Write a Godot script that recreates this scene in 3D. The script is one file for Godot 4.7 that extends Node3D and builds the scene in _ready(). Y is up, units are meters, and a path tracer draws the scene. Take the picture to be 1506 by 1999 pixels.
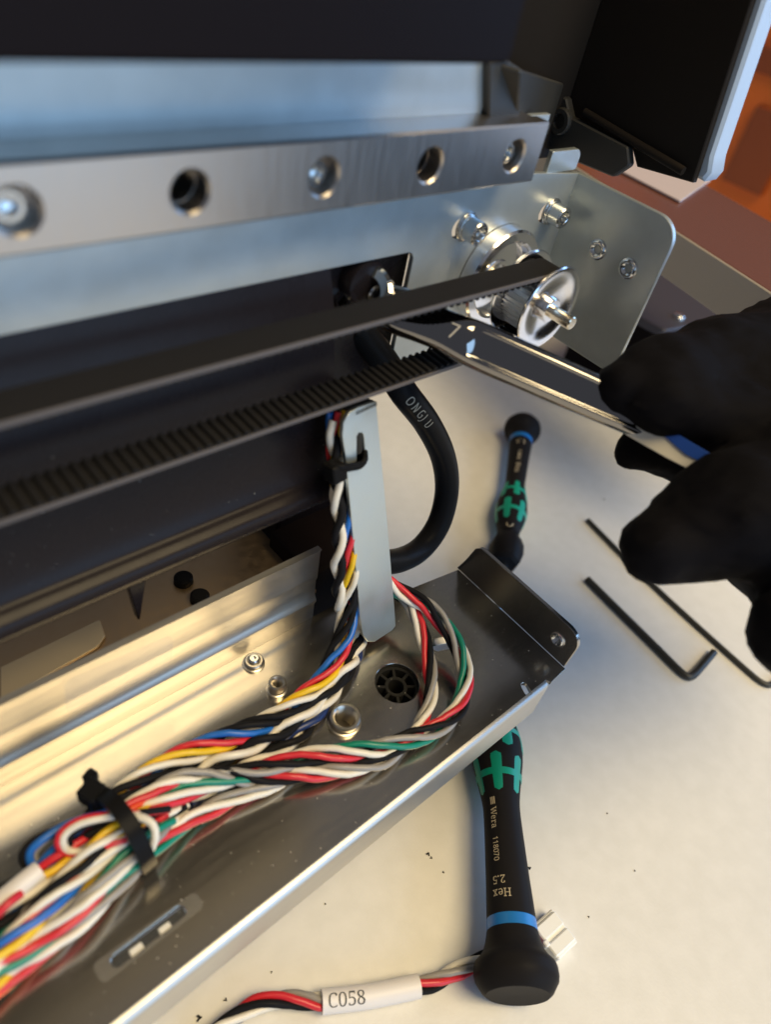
extends Node3D
# A close-up of an opened machine on a white work table: rail, belt, tray of wires, tools and a gloved hand.
# Lens of the photograph: focal length and principal point in photo pixels, camera axes in the world.
const FOC := 1400.457
const CX := 753.0
const CY := 999.5
const EYE := Vector3(0.0, 0.205, 0.0)
const AX := Vector3(0.74245976, 0.17948492, 0.64539807)
const AY := Vector3(-0.35334908, -0.71358048, 0.60493581)
const AZ := Vector3(0.56912032, -0.67719131, -0.46638396)
const FLOOR := 0.045

var M := {}
var rng := RandomNumberGenerator.new()
var names := {}

# ---------------------------------------------------------------- measuring from the photograph
func ray(a, b) -> Vector3:
	return AX * (a - CX) + AY * (b - CY) + AZ * FOC
func onp(a, b, o: Vector3, n: Vector3) -> Vector3:
	var d := ray(a, b)
	return EYE + d * ((o - EYE).dot(n) / d.dot(n))
func onx(a, b, v) -> Vector3: return onp(a, b, Vector3(v, 0, 0), Vector3.RIGHT)
func ony(a, b, v) -> Vector3: return onp(a, b, Vector3(0, v, 0), Vector3.UP)
func onz(a, b, v) -> Vector3: return onp(a, b, Vector3(0, 0, v), Vector3.BACK)
func frame(o: Vector3, u: Vector3, v: Vector3) -> Transform3D:   # local millimetres, u and v in the sheet, w out of it
	var uu := u.normalized()
	var w := uu.cross(v).normalized()
	var vv := w.cross(uu).normalized()
	return Transform3D(Basis(uu * 0.001, vv * 0.001, w * 0.001), o)
func traced(pts: Array, xf: Transform3D) -> PackedVector2Array:   # corners read on the plane of a frame
	var inv := xf.affine_inverse()
	var r := PackedVector2Array()
	for p in pts:
		var q = inv * onp(p[0], p[1], xf.origin, xf.basis.z.normalized())
		r.append(Vector2(q.x, q.y))
	return r

# ---------------------------------------------------------------- naming
func numbered(called: String) -> String:
	var k = names.get(called, 0)
	names[called] = k + 1
	return called if k == 0 else "%s_%03d" % [called, k]
func thing(called: String, label: String, category: String, at := Vector3.ZERO, group := "") -> Node3D:
	var o := Node3D.new()
	o.name = numbered(called)
	add_child(o)
	o.position = at
	tag(o, label, category, group)
	return o
func tag(o: Node, label: String, category: String, group := "") -> void:
	o.set_meta("label", label)
	o.set_meta("category", category)
	if group: o.set_meta("group", group)
func build(called: String, st: SurfaceTool, m: Material, parent: Node = self) -> MeshInstance3D:
	var o := MeshInstance3D.new()
	o.mesh = st.commit()
	o.mesh.surface_set_material(0, m)
	o.cast_shadow = GeometryInstance3D.SHADOW_CASTING_SETTING_ON
	if parent == self:
		o.name = numbered(called)
		add_child(o)
	else:
		var n := 0
		for c in parent.get_children():
			if str(c.name) == called or str(c.name).begins_with(called + "_0"): n += 1
		o.name = called if n == 0 else "%s_%03d" % [called, n]
		parent.add_child(o, true)
		var p := parent
		var t := Transform3D()
		while p != self and p != null:
			t = p.transform * t
			p = p.get_parent()
		o.transform = t.affine_inverse()   # meshes are built in scene axes
	return o
func at_origin(o: MeshInstance3D, parent: Node) -> void:   # a part whose mesh is in its thing's own axes
	o.transform = Transform3D()

# ---------------------------------------------------------------- shapes
func begin() -> SurfaceTool:
	var st := SurfaceTool.new()
	st.begin(Mesh.PRIMITIVE_TRIANGLES)
	return st
func vtx(st: SurfaceTool, p: Vector3, n: Vector3, uv := Vector2.ZERO) -> void:
	st.set_normal(n)
	st.set_uv(uv)
	st.add_vertex(p)
func tri(st: SurfaceTool, a: Vector3, b: Vector3, c: Vector3, na: Vector3, nb: Vector3, nc: Vector3, ua := Vector2.ZERO, ub := Vector2.ZERO, uc := Vector2.ZERO) -> void:
	var g := (b - a).cross(c - a)
	vtx(st, a, na, ua)
	if g.dot(na + nb + nc) > 0:
		vtx(st, c, nc, uc)
		vtx(st, b, nb, ub)
	else:
		vtx(st, b, nb, ub)
		vtx(st, c, nc, uc)
func quad(st: SurfaceTool, a, b, c, d, na, nb, nc, nd) -> void:
	tri(st, a, b, c, na, nb, nc)
	tri(st, a, c, d, na, nc, nd)
func rounded(pts: Array, rad) -> PackedVector2Array:   # polygon with rounded corners; rad one number or one for each corner
	var r := PackedVector2Array()
	var n := pts.size()
	for i in n:
		var p: Vector2 = pts[i]
		var a: Vector2 = (pts[(i + n - 1) % n] - p)
		var b: Vector2 = (pts[(i + 1) % n] - p)
		var rr: float = rad[i] if rad is Array else rad
		if rr <= 0.0:
			r.append(p)
			continue
		var ang := a.angle_to(b)
		var half := absf(ang) / 2.0
		var cut: float = minf(rr / tan(half), minf(a.length(), b.length()) * 0.49)
		var real := cut * tan(half)
		var s := p + a.normalized() * cut
		var e := p + b.normalized() * cut
		var cen := p + (a.normalized() + b.normalized()).normalized() * (real / sin(half))
		var a0 := (s - cen).angle()
		var sweep := wrapf((e - cen).angle() - a0, -PI, PI)
		var k := maxi(2, int(ceil(absf(sweep) / 0.2)))
		for j in k + 1:
			r.append(cen + Vector2.from_angle(a0 + sweep * j / k) * real)
	return r
func circle(c: Vector2, r: float, k := 32, squash := 1.0, turn := 0.0) -> PackedVector2Array:
	var o := PackedVector2Array()
	for i in k:
		var q := Vector2(cos(TAU * i / k) * r, sin(TAU * i / k) * r * squash)
		o.append(c + q.rotated(turn))
	return o
func pill(c: Vector2, long: float, wide: float, turn := 0.0) -> PackedVector2Array:
	var o := PackedVector2Array()
	var h := (long - wide) / 2.0
	for i in 10: o.append(c + (Vector2(h, 0) + Vector2.from_angle(-PI / 2 + PI * i / 9.0) * wide / 2).rotated(turn))
	for i in 10: o.append(c + (Vector2(-h, 0) + Vector2.from_angle(PI / 2 + PI * i / 9.0) * wide / 2).rotated(turn))
	return o
func inset(pts: PackedVector2Array, d: float) -> PackedVector2Array:   # counter-clockwise polygon drawn in by d
	var o := PackedVector2Array()
	var n := pts.size()
	for i in n:
		var e0 := (pts[i] - pts[(i + n - 1) % n]).normalized()
		var e1 := (pts[(i + 1) % n] - pts[i]).normalized()
		var m := Vector2(-e0.y, e0.x) + Vector2(-e1.y, e1.x)
		var l := maxf(m.length_squared() / 2.0, 0.25)
		o.append(pts[i] + m * d / l)
	return o
func ccw(p: PackedVector2Array) -> PackedVector2Array:
	var q := PackedVector2Array()
	for v in p:
		if q.is_empty() or q[q.size() - 1].distance_to(v) > 0.004: q.append(v)
	if q.size() > 2 and q[0].distance_to(q[q.size() - 1]) < 0.004: q.remove_at(q.size() - 1)
	if Geometry2D.is_polygon_clockwise(q): q.reverse()
	return q
func cap(st: SurfaceTool, xf: Transform3D, outline: PackedVector2Array, holes: Array, w: float, up: float) -> void:
	var nrm := (xf.basis.z.normalized()) * up
	var cells := [outline]
	if holes.size():
		var lo := outline[0]
		var hi := outline[0]
		for p in outline:
			lo = lo.min(p)
			hi = hi.max(p)
		var cuts := [lo.x - 1.0]
		var mids := []
		for h in holes:
			var s := Vector2.ZERO
			for p in h: s += p
			mids.append(s.x / h.size())
		mids.sort()
		cuts.append_array(mids)
		cuts.append(hi.x + 1.0)
		cells = []
		for i in cuts.size() - 1:
			if cuts[i + 1] - cuts[i] < 0.001: continue
			var slab := PackedVector2Array([Vector2(cuts[i], lo.y - 1), Vector2(cuts[i + 1], lo.y - 1), Vector2(cuts[i + 1], hi.y + 1), Vector2(cuts[i], hi.y + 1)])
			var part := Geometry2D.intersect_polygons(outline, slab)
			for h in holes:
				var next := []
				for q in part: next.append_array(Geometry2D.clip_polygons(q, h))
				part.assign(next)
			cells.append_array(part)
	for c in cells:
		var t := Geometry2D.triangulate_polygon(c)
		for i in range(0, t.size(), 3):
			var a = c[t[i]]
			var b = c[t[i + 1]]
			var d = c[t[i + 2]]
			tri(st, xf * Vector3(a.x, a.y, w), xf * Vector3(b.x, b.y, w), xf * Vector3(d.x, d.y, w), nrm, nrm, nrm, a * 0.01, b * 0.01, d * 0.01)
func walls(st: SurfaceTool, xf: Transform3D, ring: PackedVector2Array, bev: float, th: float, sharp := 0.7) -> void:
	var n := ring.size()
	var inn := inset(ring, bev)
	var bz := xf.basis.orthonormalized()
	for i in n:
		var j := (i + 1) % n
		var e := (ring[j] - ring[i]).normalized()
		var e0 := (ring[i] - ring[(i + n - 1) % n]).normalized()
		var e1 := (ring[(j + 1) % n] - ring[j]).normalized()
		var m := Vector2(e.y, -e.x)
		var ma := m if absf(e0.angle_to(e)) > sharp else (m + Vector2(e0.y, -e0.x)).normalized()
		var mb := m if absf(e.angle_to(e1)) > sharp else (m + Vector2(e1.y, -e1.x)).normalized()
		var na := bz * Vector3(ma.x, ma.y, 0)
		var nb := bz * Vector3(mb.x, mb.y, 0)
		var a := xf * Vector3(ring[i].x, ring[i].y, -bev)
		var b := xf * Vector3(ring[j].x, ring[j].y, -bev)
		quad(st, a, b, xf * Vector3(ring[j].x, ring[j].y, -th), xf * Vector3(ring[i].x, ring[i].y, -th), na, nb, nb, na)
		if bev > 0.0:
			var up := bz.z
			quad(st, xf * Vector3(inn[i].x, inn[i].y, 0), xf * Vector3(inn[j].x, inn[j].y, 0), b, a, (na + up).normalized(), (nb + up).normalized(), (nb + up).normalized(), (na + up).normalized())
func plate(st: SurfaceTool, xf: Transform3D, outline: PackedVector2Array, th: float, bev := 0.12, holes := []) -> void:
	var o := ccw(outline)
	var hs := []
	var hf := []
	for h in holes:
		var q := ccw(h)
		hs.append(q)
		hf.append(inset(q, -bev))
	cap(st, xf, inset(o, bev), hf, 0.0, 1.0)
	cap(st, xf, o, hs, -th, -1.0)
	walls(st, xf, o, bev, th)
	for h in hs:
		var r := PackedVector2Array(h)
		r.reverse()
		walls(st, xf, r, bev, th)
func block(st: SurfaceTool, xf: Transform3D, lo: Vector3, hi: Vector3, bev := 0.3, round := 0.5) -> void:   # a bevelled box in a frame, in mm
	var t := xf
	round = maxf(round, bev * 1.5)
	t.origin = xf * Vector3(0, 0, hi.z)
	plate(st, t, rounded([Vector2(lo.x, lo.y), Vector2(hi.x, lo.y), Vector2(hi.x, hi.y), Vector2(lo.x, hi.y)], round), hi.z - lo.z, bev)
func lathe(st: SurfaceTool, xf: Transform3D, prof: Array, k := 32, sharp := 0.6) -> void:   # profile of (radius, height along w) in mm
	var bz := xf.basis.orthonormalized()
	var n := prof.size()
	for i in n - 1:
		var p: Vector2 = prof[i]
		var q: Vector2 = prof[i + 1]
		if p.distance_to(q) < 0.0005: continue
		var e := (q - p).normalized()
		var m := Vector2(e.y, -e.x)
		var m0 := m
		var m1 := m
		if i > 0:
			var d: Vector2 = (p - prof[i - 1]).normalized()
			if absf(d.angle_to(e)) < sharp: m0 = (m + Vector2(d.y, -d.x)).normalized()
		if i < n - 2:
			var d: Vector2 = (prof[i + 2] - q).normalized()
			if absf(e.angle_to(d)) < sharp: m1 = (m + Vector2(d.y, -d.x)).normalized()
		for j in k:
			var a := TAU * j / k
			var b := TAU * (j + 1) / k
			var ca := Vector3(cos(a), sin(a), 0)
			var cb := Vector3(cos(b), sin(b), 0)
			var up := Vector3(0, 0, 1)
			quad(st, xf * (ca * p.x + up * p.y), xf * (cb * p.x + up * p.y), xf * (cb * q.x + up * q.y), xf * (ca * q.x + up * q.y),
				bz * (ca * m0.x + up * m0.y), bz * (cb * m0.x + up * m0.y), bz * (cb * m1.x + up * m1.y), bz * (ca * m1.x + up * m1.y))
func smooth(pts: Array, step := 0.0012) -> PackedVector3Array:
	var c := Curve3D.new()
	c.bake_interval = step
	for i in pts.size():
		var t: Vector3 = (pts[mini(i + 1, pts.size() - 1)] - pts[maxi(i - 1, 0)]) / 6.0
		var l0: float = pts[i].distance_to(pts[maxi(i - 1, 0)])
		var l1: float = pts[i].distance_to(pts[mini(i + 1, pts.size() - 1)])
		var tl := t.length()
		c.add_point(pts[i], -t.normalized() * minf(tl, l0 * 0.4) if i else Vector3.ZERO, t.normalized() * minf(tl, l1 * 0.4) if i < pts.size() - 1 else Vector3.ZERO)
	return c.get_baked_points()
func frames(p: PackedVector3Array) -> Array:   # (tangent, side, other) that turn as little as they can
	var r := []
	var side := Vector3.UP
	for i in p.size():
		var t := (p[mini(i + 1, p.size() - 1)] - p[maxi(i - 1, 0)]).normalized()
		if i == 0 and absf(t.dot(side)) > 0.9: side = Vector3.RIGHT
		side = (side - t * side.dot(t)).normalized()
		r.append([t, side, t.cross(side)])
	return r
func tube(st: SurfaceTool, p: PackedVector3Array, rad, k := 10, flat := 1.0) -> void:
	var f := frames(p)
	var n := p.size()
	var rings := []
	var nrms := []
	var run := 0.0
	var us := []
	for i in n:
		var rr: float = rad[i] if rad is Array or rad is PackedFloat32Array else rad
		var ring := PackedVector3Array()
		var nr := PackedVector3Array()
		for j in k:
			var a := TAU * j / k
			var d: Vector3 = f[i][1] * cos(a) * flat + f[i][2] * sin(a)
			ring.append(p[i] + d * rr)
			nr.append((f[i][1] * cos(a) / flat + f[i][2] * sin(a)).normalized())
		rings.append(ring)
		nrms.append(nr)
		if i: run += p[i].distance_to(p[i - 1])
		us.append(run)
	for i in n - 1:
		for j in k:
			var q := (j + 1) % k
			tri(st, rings[i][j], rings[i][q], rings[i + 1][q], nrms[i][j], nrms[i][q], nrms[i + 1][q])
			tri(st, rings[i][j], rings[i + 1][q], rings[i + 1][j], nrms[i][j], nrms[i + 1][q], nrms[i + 1][j])
	for e in [0, n - 1]:
		var d: Vector3 = f[e][0] * (-1.0 if e == 0 else 1.0)
		for j in k:
			tri(st, p[e], rings[e][j], rings[e][(j + 1) % k], d, d, d)
func wire(called: String, pts: PackedVector3Array, r: float, m: Material, parent: Node) -> void:
	var st := begin()
	tube(st, pts, r, 10)
	build(called, st, m, parent)
func twisted(path: Array, colours: Array, r: float, turns: float, phase: float, parent: Node, spread := 0.0, wobble := 0.0006) -> void:   # wires wound round one another along a path; turns for each metre
	var p := smooth(path)
	var f := frames(p)
	var n := colours.size()
	var big := spread if spread > 0.0 else r / sin(PI / maxi(n, 2)) * 1.02
	var nz := FastNoiseLite.new()
	nz.seed = rng.randi()
	nz.frequency = 1.0
	for c in n:
		var q := PackedVector3Array()
		var s := 0.0
		for i in p.size():
			if i: s += p[i].distance_to(p[i - 1])
			var a := phase + TAU * c / n + s * turns * TAU
			var w := wobble * nz.get_noise_2d(s * 60.0, c * 13.0)
			var w2 := wobble * nz.get_noise_2d(s * 60.0 + 50.0, c * 13.0)
			var qq: Vector3 = p[i] + f[i][1] * (cos(a) * big + w) + f[i][2] * (sin(a) * big + w2)
			q.append(qq)
		wire(colours[c] + "_wire", q, r, M[colours[c]], parent)
func letters(text: String, xf: Transform3D, size: float, m: Material, parent: Node, font := "Droid Sans", bend := 0.0, called := "lettering", swell = null) -> void:   # raised print: x along u, y along v; bend is the radius (mm) of the rod it lies on, whose axis runs along u
	var t := TextMesh.new()
	t.text = text
	var sf := SystemFont.new()
	sf.font_names = PackedStringArray([font])
	t.font = sf
	t.font_size = 32
	t.pixel_size = size / 32.0 * 1.35
	t.depth = 0.05
	var arr := t.get_mesh_arrays()
	var vs: PackedVector3Array = arr[Mesh.ARRAY_VERTEX]
	var ns: PackedVector3Array = arr[Mesh.ARRAY_NORMAL]
	var ix: PackedInt32Array = arr[Mesh.ARRAY_INDEX] if arr[Mesh.ARRAY_INDEX] != null else PackedInt32Array(range(vs.size()))
	var bz := xf.basis.orthonormalized()
	var st := begin()
	var todo := []
	for i in range(0, ix.size(), 3):
		todo.append([vs[ix[i]], vs[ix[i + 1]], vs[ix[i + 2]], ns[ix[i]], ns[ix[i + 1]], ns[ix[i + 2]]])
	while todo.size():
		var t3: Array = todo.pop_back()
		if bend != 0.0:   # fine pieces, so that the print follows the round
			var cut := -1
			var most := 0.45
			for k in 3:
				var l: float = t3[k].distance_to(t3[(k + 1) % 3])
				if l > most:
					most = l
					cut = k
			if cut >= 0:
				var j := (cut + 1) % 3
				var o := (cut + 2) % 3
				var mv: Vector3 = (t3[cut] + t3[j]) / 2.0
				var mn: Vector3 = t3[cut + 3]
				todo.append([t3[cut], mv, t3[o], t3[cut + 3], mn, t3[o + 3]])
				todo.append([mv, t3[j], t3[o], mn, t3[j + 3], t3[o + 3]])
				continue
		var pp := []
		var nn := []
		for k in 3:
			var v: Vector3 = t3[k]
			var nrm: Vector3 = t3[k + 3]
			if bend < 0.0:
				var a := v.x / -bend
				v = Vector3(sin(a) * (v.z - bend), v.y, cos(a) * (v.z - bend) + bend)
				nrm = nrm.rotated(Vector3.UP, a)
			elif bend > 0.0:
				var a := v.y / bend
				var br: float = bend if swell == null else swell.call(v.x)
				v = Vector3(v.x, sin(a) * (br + v.z), cos(a) * (br + v.z) - bend)
				nrm = nrm.rotated(Vector3.RIGHT, -a)
			pp.append(xf * v)
			nn.append(bz * nrm)
		tri(st, pp[0], pp[1], pp[2], nn[0], nn[1], nn[2])
	build(called, st, m, parent)

# ---------------------------------------------------------------- materials
func noise_tex(freq: float, ramp: Array, seed_ := 1, size := 512, normal := 0.0, oct := 4, stretch := 0) -> NoiseTexture2D:
	var t := NoiseTexture2D.new()
	t.width = size
	t.height = size
	t.seamless = true
	t.generate_mipmaps = false
	var n := FastNoiseLite.new()
	n.seed = seed_
	n.frequency = freq
	n.fractal_octaves = oct
	n.noise_type = FastNoiseLite.TYPE_SIMPLEX_SMOOTH
	t.noise = n
	if normal > 0.0:
		t.as_normal_map = true
		t.bump_strength = normal
	elif ramp.size():
		var g := Gradient.new()
		g.offsets = PackedFloat32Array([0.0, 1.0])
		g.colors = PackedColorArray([ramp[0], ramp[1]])
		t.color_ramp = g
	return t
func mat(called: String, lin: Color, rough: float, metal := 0.0) -> StandardMaterial3D:
	var m := StandardMaterial3D.new()
	m.resource_name = called
	m.albedo_color = lin.linear_to_srgb()
	m.roughness = rough
	m.metallic = metal
	if metal == 0.0 and lin.get_luminance() < 0.03: m.metallic_specular = 0.122
	M[called] = m
	return m
func tri_map(m: StandardMaterial3D, per_metre: Vector3) -> void:
	m.uv1_triplanar = true
	m.uv1_world_triplanar = true
	m.uv1_scale = per_metre
func grey(v: float) -> Color: return Color(v, v, v)
func materials() -> void:
	var m := mat("table", Color(0.79, 0.775, 0.74), 0.42)
	m.albedo_texture = noise_tex(0.02, [Color(0.965, 0.965, 0.96), Color(1, 1, 1)], 3, 1024, 0.0, 5)
	m.normal_enabled = true
	m.normal_texture = noise_tex(0.12, [], 8, 1024, 1.2, 3)
	m.normal_scale = 0.12
	tri_map(m, Vector3.ONE * 6.0)
	m = mat("galvanized", Color(0.51, 0.55, 0.55), 1.0, 0.65)
	m.roughness_texture = noise_tex(0.015, [grey(0.37), grey(0.43)], 4)
	m.albedo_texture = noise_tex(0.01, [grey(0.93), grey(1.0)], 14)
	tri_map(m, Vector3.ONE * 14.0)
	m = mat("strip_metal", Color(0.58, 0.63, 0.62), 1.0, 0.85)
	m.roughness_texture = noise_tex(0.02, [grey(0.30), grey(0.44)], 24)
	tri_map(m, Vector3.ONE * 16.0)
	m = mat("tray_steel", Color(0.47, 0.435, 0.38), 1.0, 0.95)
	m.roughness_texture = noise_tex(0.012, [grey(0.16), grey(0.22)], 5, 1024, 0.0, 5)
	m.normal_enabled = true
	m.normal_texture = noise_tex(0.05, [], 6, 1024, 1.0, 3)
	m.normal_scale = 0.04
	tri_map(m, Vector3(5.0, 12.0, 40.0))
	m = mat("wall_steel", Color(0.60, 0.58, 0.54), 1.0, 1.0)
	m.roughness_texture = noise_tex(0.012, [grey(0.40), grey(0.50)], 7)
	m.normal_enabled = true
	m.normal_texture = noise_tex(0.05, [], 6, 512, 1.0, 3)
	m.normal_scale = 0.10
	tri_map(m, Vector3(3.0, 60.0, 60.0))
	m = mat("rear_steel", Color(0.50, 0.35, 0.20), 1.0, 0.9)
	m.roughness_texture = noise_tex(0.03, [grey(0.3), grey(0.5)], 9)
	tri_map(m, Vector3.ONE * 20.0)
	m = mat("rail_steel", Color(0.49, 0.45, 0.415), 1.0, 1.0)
	m.roughness_texture = noise_tex(0.03, [grey(0.30), grey(0.37)], 10)
	m.normal_enabled = true
	m.normal_texture = noise_tex(0.08, [], 11, 512, 1.0, 2)
	m.normal_scale = 0.05
	tri_map(m, Vector3(60.0, 4.0, 60.0))
	mat("chrome", Color(0.62, 0.61, 0.60), 0.06, 1.0)
	mat("dark_chrome", Color(0.30, 0.29, 0.28), 0.06, 1.0)
	mat("zinc", Color(0.66, 0.67, 0.67), 0.24, 1.0)
	m = mat("aluminium", Color(0.84, 0.84, 0.86), 0.17, 1.0)
	mat("drum", Color(0.95, 0.95, 0.95), 0.3, 0.7)
	mat("shaft_steel", Color(0.78, 0.70, 0.55), 0.22, 1.0)
	m = mat("black_cover", Color(0.016, 0.012, 0.0125), 1.0)
	m.metallic_specular = 0.24
	m.roughness_texture = noise_tex(0.02, [grey(0.24), grey(0.32)], 13)
	tri_map(m, Vector3.ONE * 14.0)
	mat("hood_black", Color(0.008, 0.0055, 0.006), 0.55).metallic_specular = 0.18
	mat("cap_black", Color(0.022, 0.018, 0.015), 0.34)
	mat("bracket_grey", Color(0.035, 0.033, 0.029), 0.5)
	mat("shell", Color(0.42, 0.50, 0.60), 0.45)
	m = mat("belt", Color(0.017, 0.016, 0.016), 0.6)
	m.normal_enabled = true
	m.normal_texture = noise_tex(0.15, [], 15, 512, 2.0, 3)
	m.normal_scale = 0.3
	tri_map(m, Vector3.ONE * 50.0)
	mat("belt_edge", Color(0.10, 0.085, 0.08), 0.7)
	mat("cable", Color(0.012, 0.012, 0.013), 0.34)
	mat("nylon", Color(0.010, 0.010, 0.011), 0.28)
	mat("print", Color(0.52, 0.44, 0.30), 0.6)
	mat("cable_print", Color(0.30, 0.30, 0.27), 0.6)
	mat("label_print", Color(0.05, 0.055, 0.06), 0.7)
	m = mat("handle_black", Color(0.016, 0.015, 0.016), 0.42)
	m.normal_enabled = true
	m.normal_texture = noise_tex(0.3, [], 16, 512, 2.0, 2)
	m.normal_scale = 0.15
	tri_map(m, Vector3.ONE * 60.0)
	mat("handle_green", Color(0.0, 0.30, 0.20), 0.42)
	mat("handle_blue", Color(0.01, 0.17, 0.52), 0.35)
	mat("hex_steel", Color(0.035, 0.035, 0.032), 0.45, 0.3)
	m = mat("glove", Color(0.007, 0.0065, 0.008), 0.72)
	m.rim_enabled = true
	m.rim = 0.06
	m.normal_enabled = true
	m.normal_texture = noise_tex(0.3, [], 17, 512, 2.0, 2)
	m.normal_scale = 0.35
	tri_map(m, Vector3.ONE * 60.0)
	mat("tag_white", Color(0.74, 0.71, 0.63), 0.4)
	mat("tag_blue", Color(0.01, 0.06, 0.36), 0.4)
	mat("connector", Color(0.86, 0.85, 0.80), 0.4)
	m = mat("sleeve", Color(0.82, 0.78, 0.76), 0.45)
	m = mat("clear", Color(0.9, 0.9, 0.88, 0.03), 0.12)
	m.transparency = BaseMaterial3D.TRANSPARENCY_ALPHA
	m.metallic_specular = 0.12
	mat("foot_black", Color(0.022, 0.022, 0.022), 0.75)
	mat("bush", Color(0.56, 0.52, 0.45), 0.3, 1.0)
	mat("number_bright", Color(0.75, 0.70, 0.60), 0.35, 0.6)
	mat("hole_black", Color(0.004, 0.004, 0.004), 0.7)
	m = mat("brown_bar", Color(0.15, 0.055, 0.035), 0.25)
	mat("bar_face", Color(0.42, 0.37, 0.31), 0.5)
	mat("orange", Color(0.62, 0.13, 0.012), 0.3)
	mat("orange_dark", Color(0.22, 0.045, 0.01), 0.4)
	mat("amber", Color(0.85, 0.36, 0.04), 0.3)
	mat("pink_tab", Color(0.56, 0.47, 0.46), 0.5)
	mat("slate", Color(0.045, 0.042, 0.055), 0.5)
	mat("pan_cover", Color(0.60, 0.50, 0.34), 0.5, 0.6)
	mat("crumb", Color(0.02, 0.02, 0.02), 0.8)
	mat("dust", Color(0.6, 0.56, 0.48), 0.9)
	mat("white", Color(0.78, 0.73, 0.63), 0.34)
	mat("black", Color(0.014, 0.014, 0.016), 0.30)
	mat("red", Color(0.62, 0.022, 0.035), 0.34)
	mat("yellow", Color(0.80, 0.50, 0.008), 0.34)
	mat("blue", Color(0.012, 0.13, 0.50), 0.34)
	mat("green", Color(0.0, 0.21, 0.14), 0.34)
	mat("grey", Color(0.30, 0.28, 0.26), 0.34)
	mat("orange_red", Color(0.74, 0.08, 0.02), 0.34)
	mat("navy", Color(0.012, 0.03, 0.13), 0.34)

# ---------------------------------------------------------------- fastenings
func cap_screw(parent: Node, at: Vector3, axis: Vector3, head: float, tall: float, washer: float, called := "screw") -> void:
	var xf := frame(at, axis.cross(Vector3(0.31, 0.9, 0.2)), axis.cross(axis.cross(Vector3(0.31, 0.9, 0.2))))
	if xf.basis.z.dot(axis) < 0: xf = frame(at, xf.basis.y, xf.basis.x)
	var st := begin()
	var ring := begin()
	if washer > 0.0:
		lathe(ring, xf, [Vector2(0, 0), Vector2(washer, 0), Vector2(washer, 0.45), Vector2(washer - 0.15, 0.6), Vector2(head * 0.9, 0.6)], 32)
		lathe(ring, xf, [Vector2(head + 0.25, 0.6), Vector2(head + 0.3, 0.8), Vector2(head + 0.25, 1.1), Vector2(head * 0.9, 1.25)], 32)
	var z0 := 1.2 if washer > 0.0 else 0.0
	lathe(st, xf, [Vector2(head * 0.95, z0), Vector2(head, z0 + 0.2), Vector2(head, z0 + tall - 0.35), Vector2(head - 0.3, z0 + tall), Vector2(head * 0.62, z0 + tall)], 32)
	lathe(st, xf, [Vector2(head * 0.62, z0 + tall), Vector2(head * 0.56, z0 + tall - 0.15), Vector2(head * 0.54, z0 + tall - 1.6), Vector2(0, z0 + tall - 1.9)], 6, 0.1)
	var o := build(called, st, M.zinc, parent)
	if washer > 0.0: build("washer", ring, M.zinc, o)
func nut_ring(parent: Node, at: Vector3, axis: Vector3, r: float, bore: float, tall: float, deep: float, called: String, m: Material) -> void:   # a pressed-in threaded bush
	var u := axis.cross(Vector3(0.2, 0.35, 0.91)).normalized()
	var xf := frame(at, u, axis.cross(u))
	var st := begin()
	var prof := [Vector2(r + 0.45, 0.0), Vector2(r + 0.4, 0.25), Vector2(r, 0.4), Vector2(r, tall - 0.3), Vector2(r - 0.3, tall), Vector2(bore + 0.35, tall), Vector2(bore, tall - 0.3)]
	var z := tall - 0.3
	while z > -deep:   # thread
		prof.append(Vector2(bore - 0.18, z - 0.2))
		prof.append(Vector2(bore, z - 0.4))
		z -= 0.4
	prof.append(Vector2(0, -deep - 0.3))
	lathe(st, xf, prof, 36, 0.5)
	build(called, st, m, parent)

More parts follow.
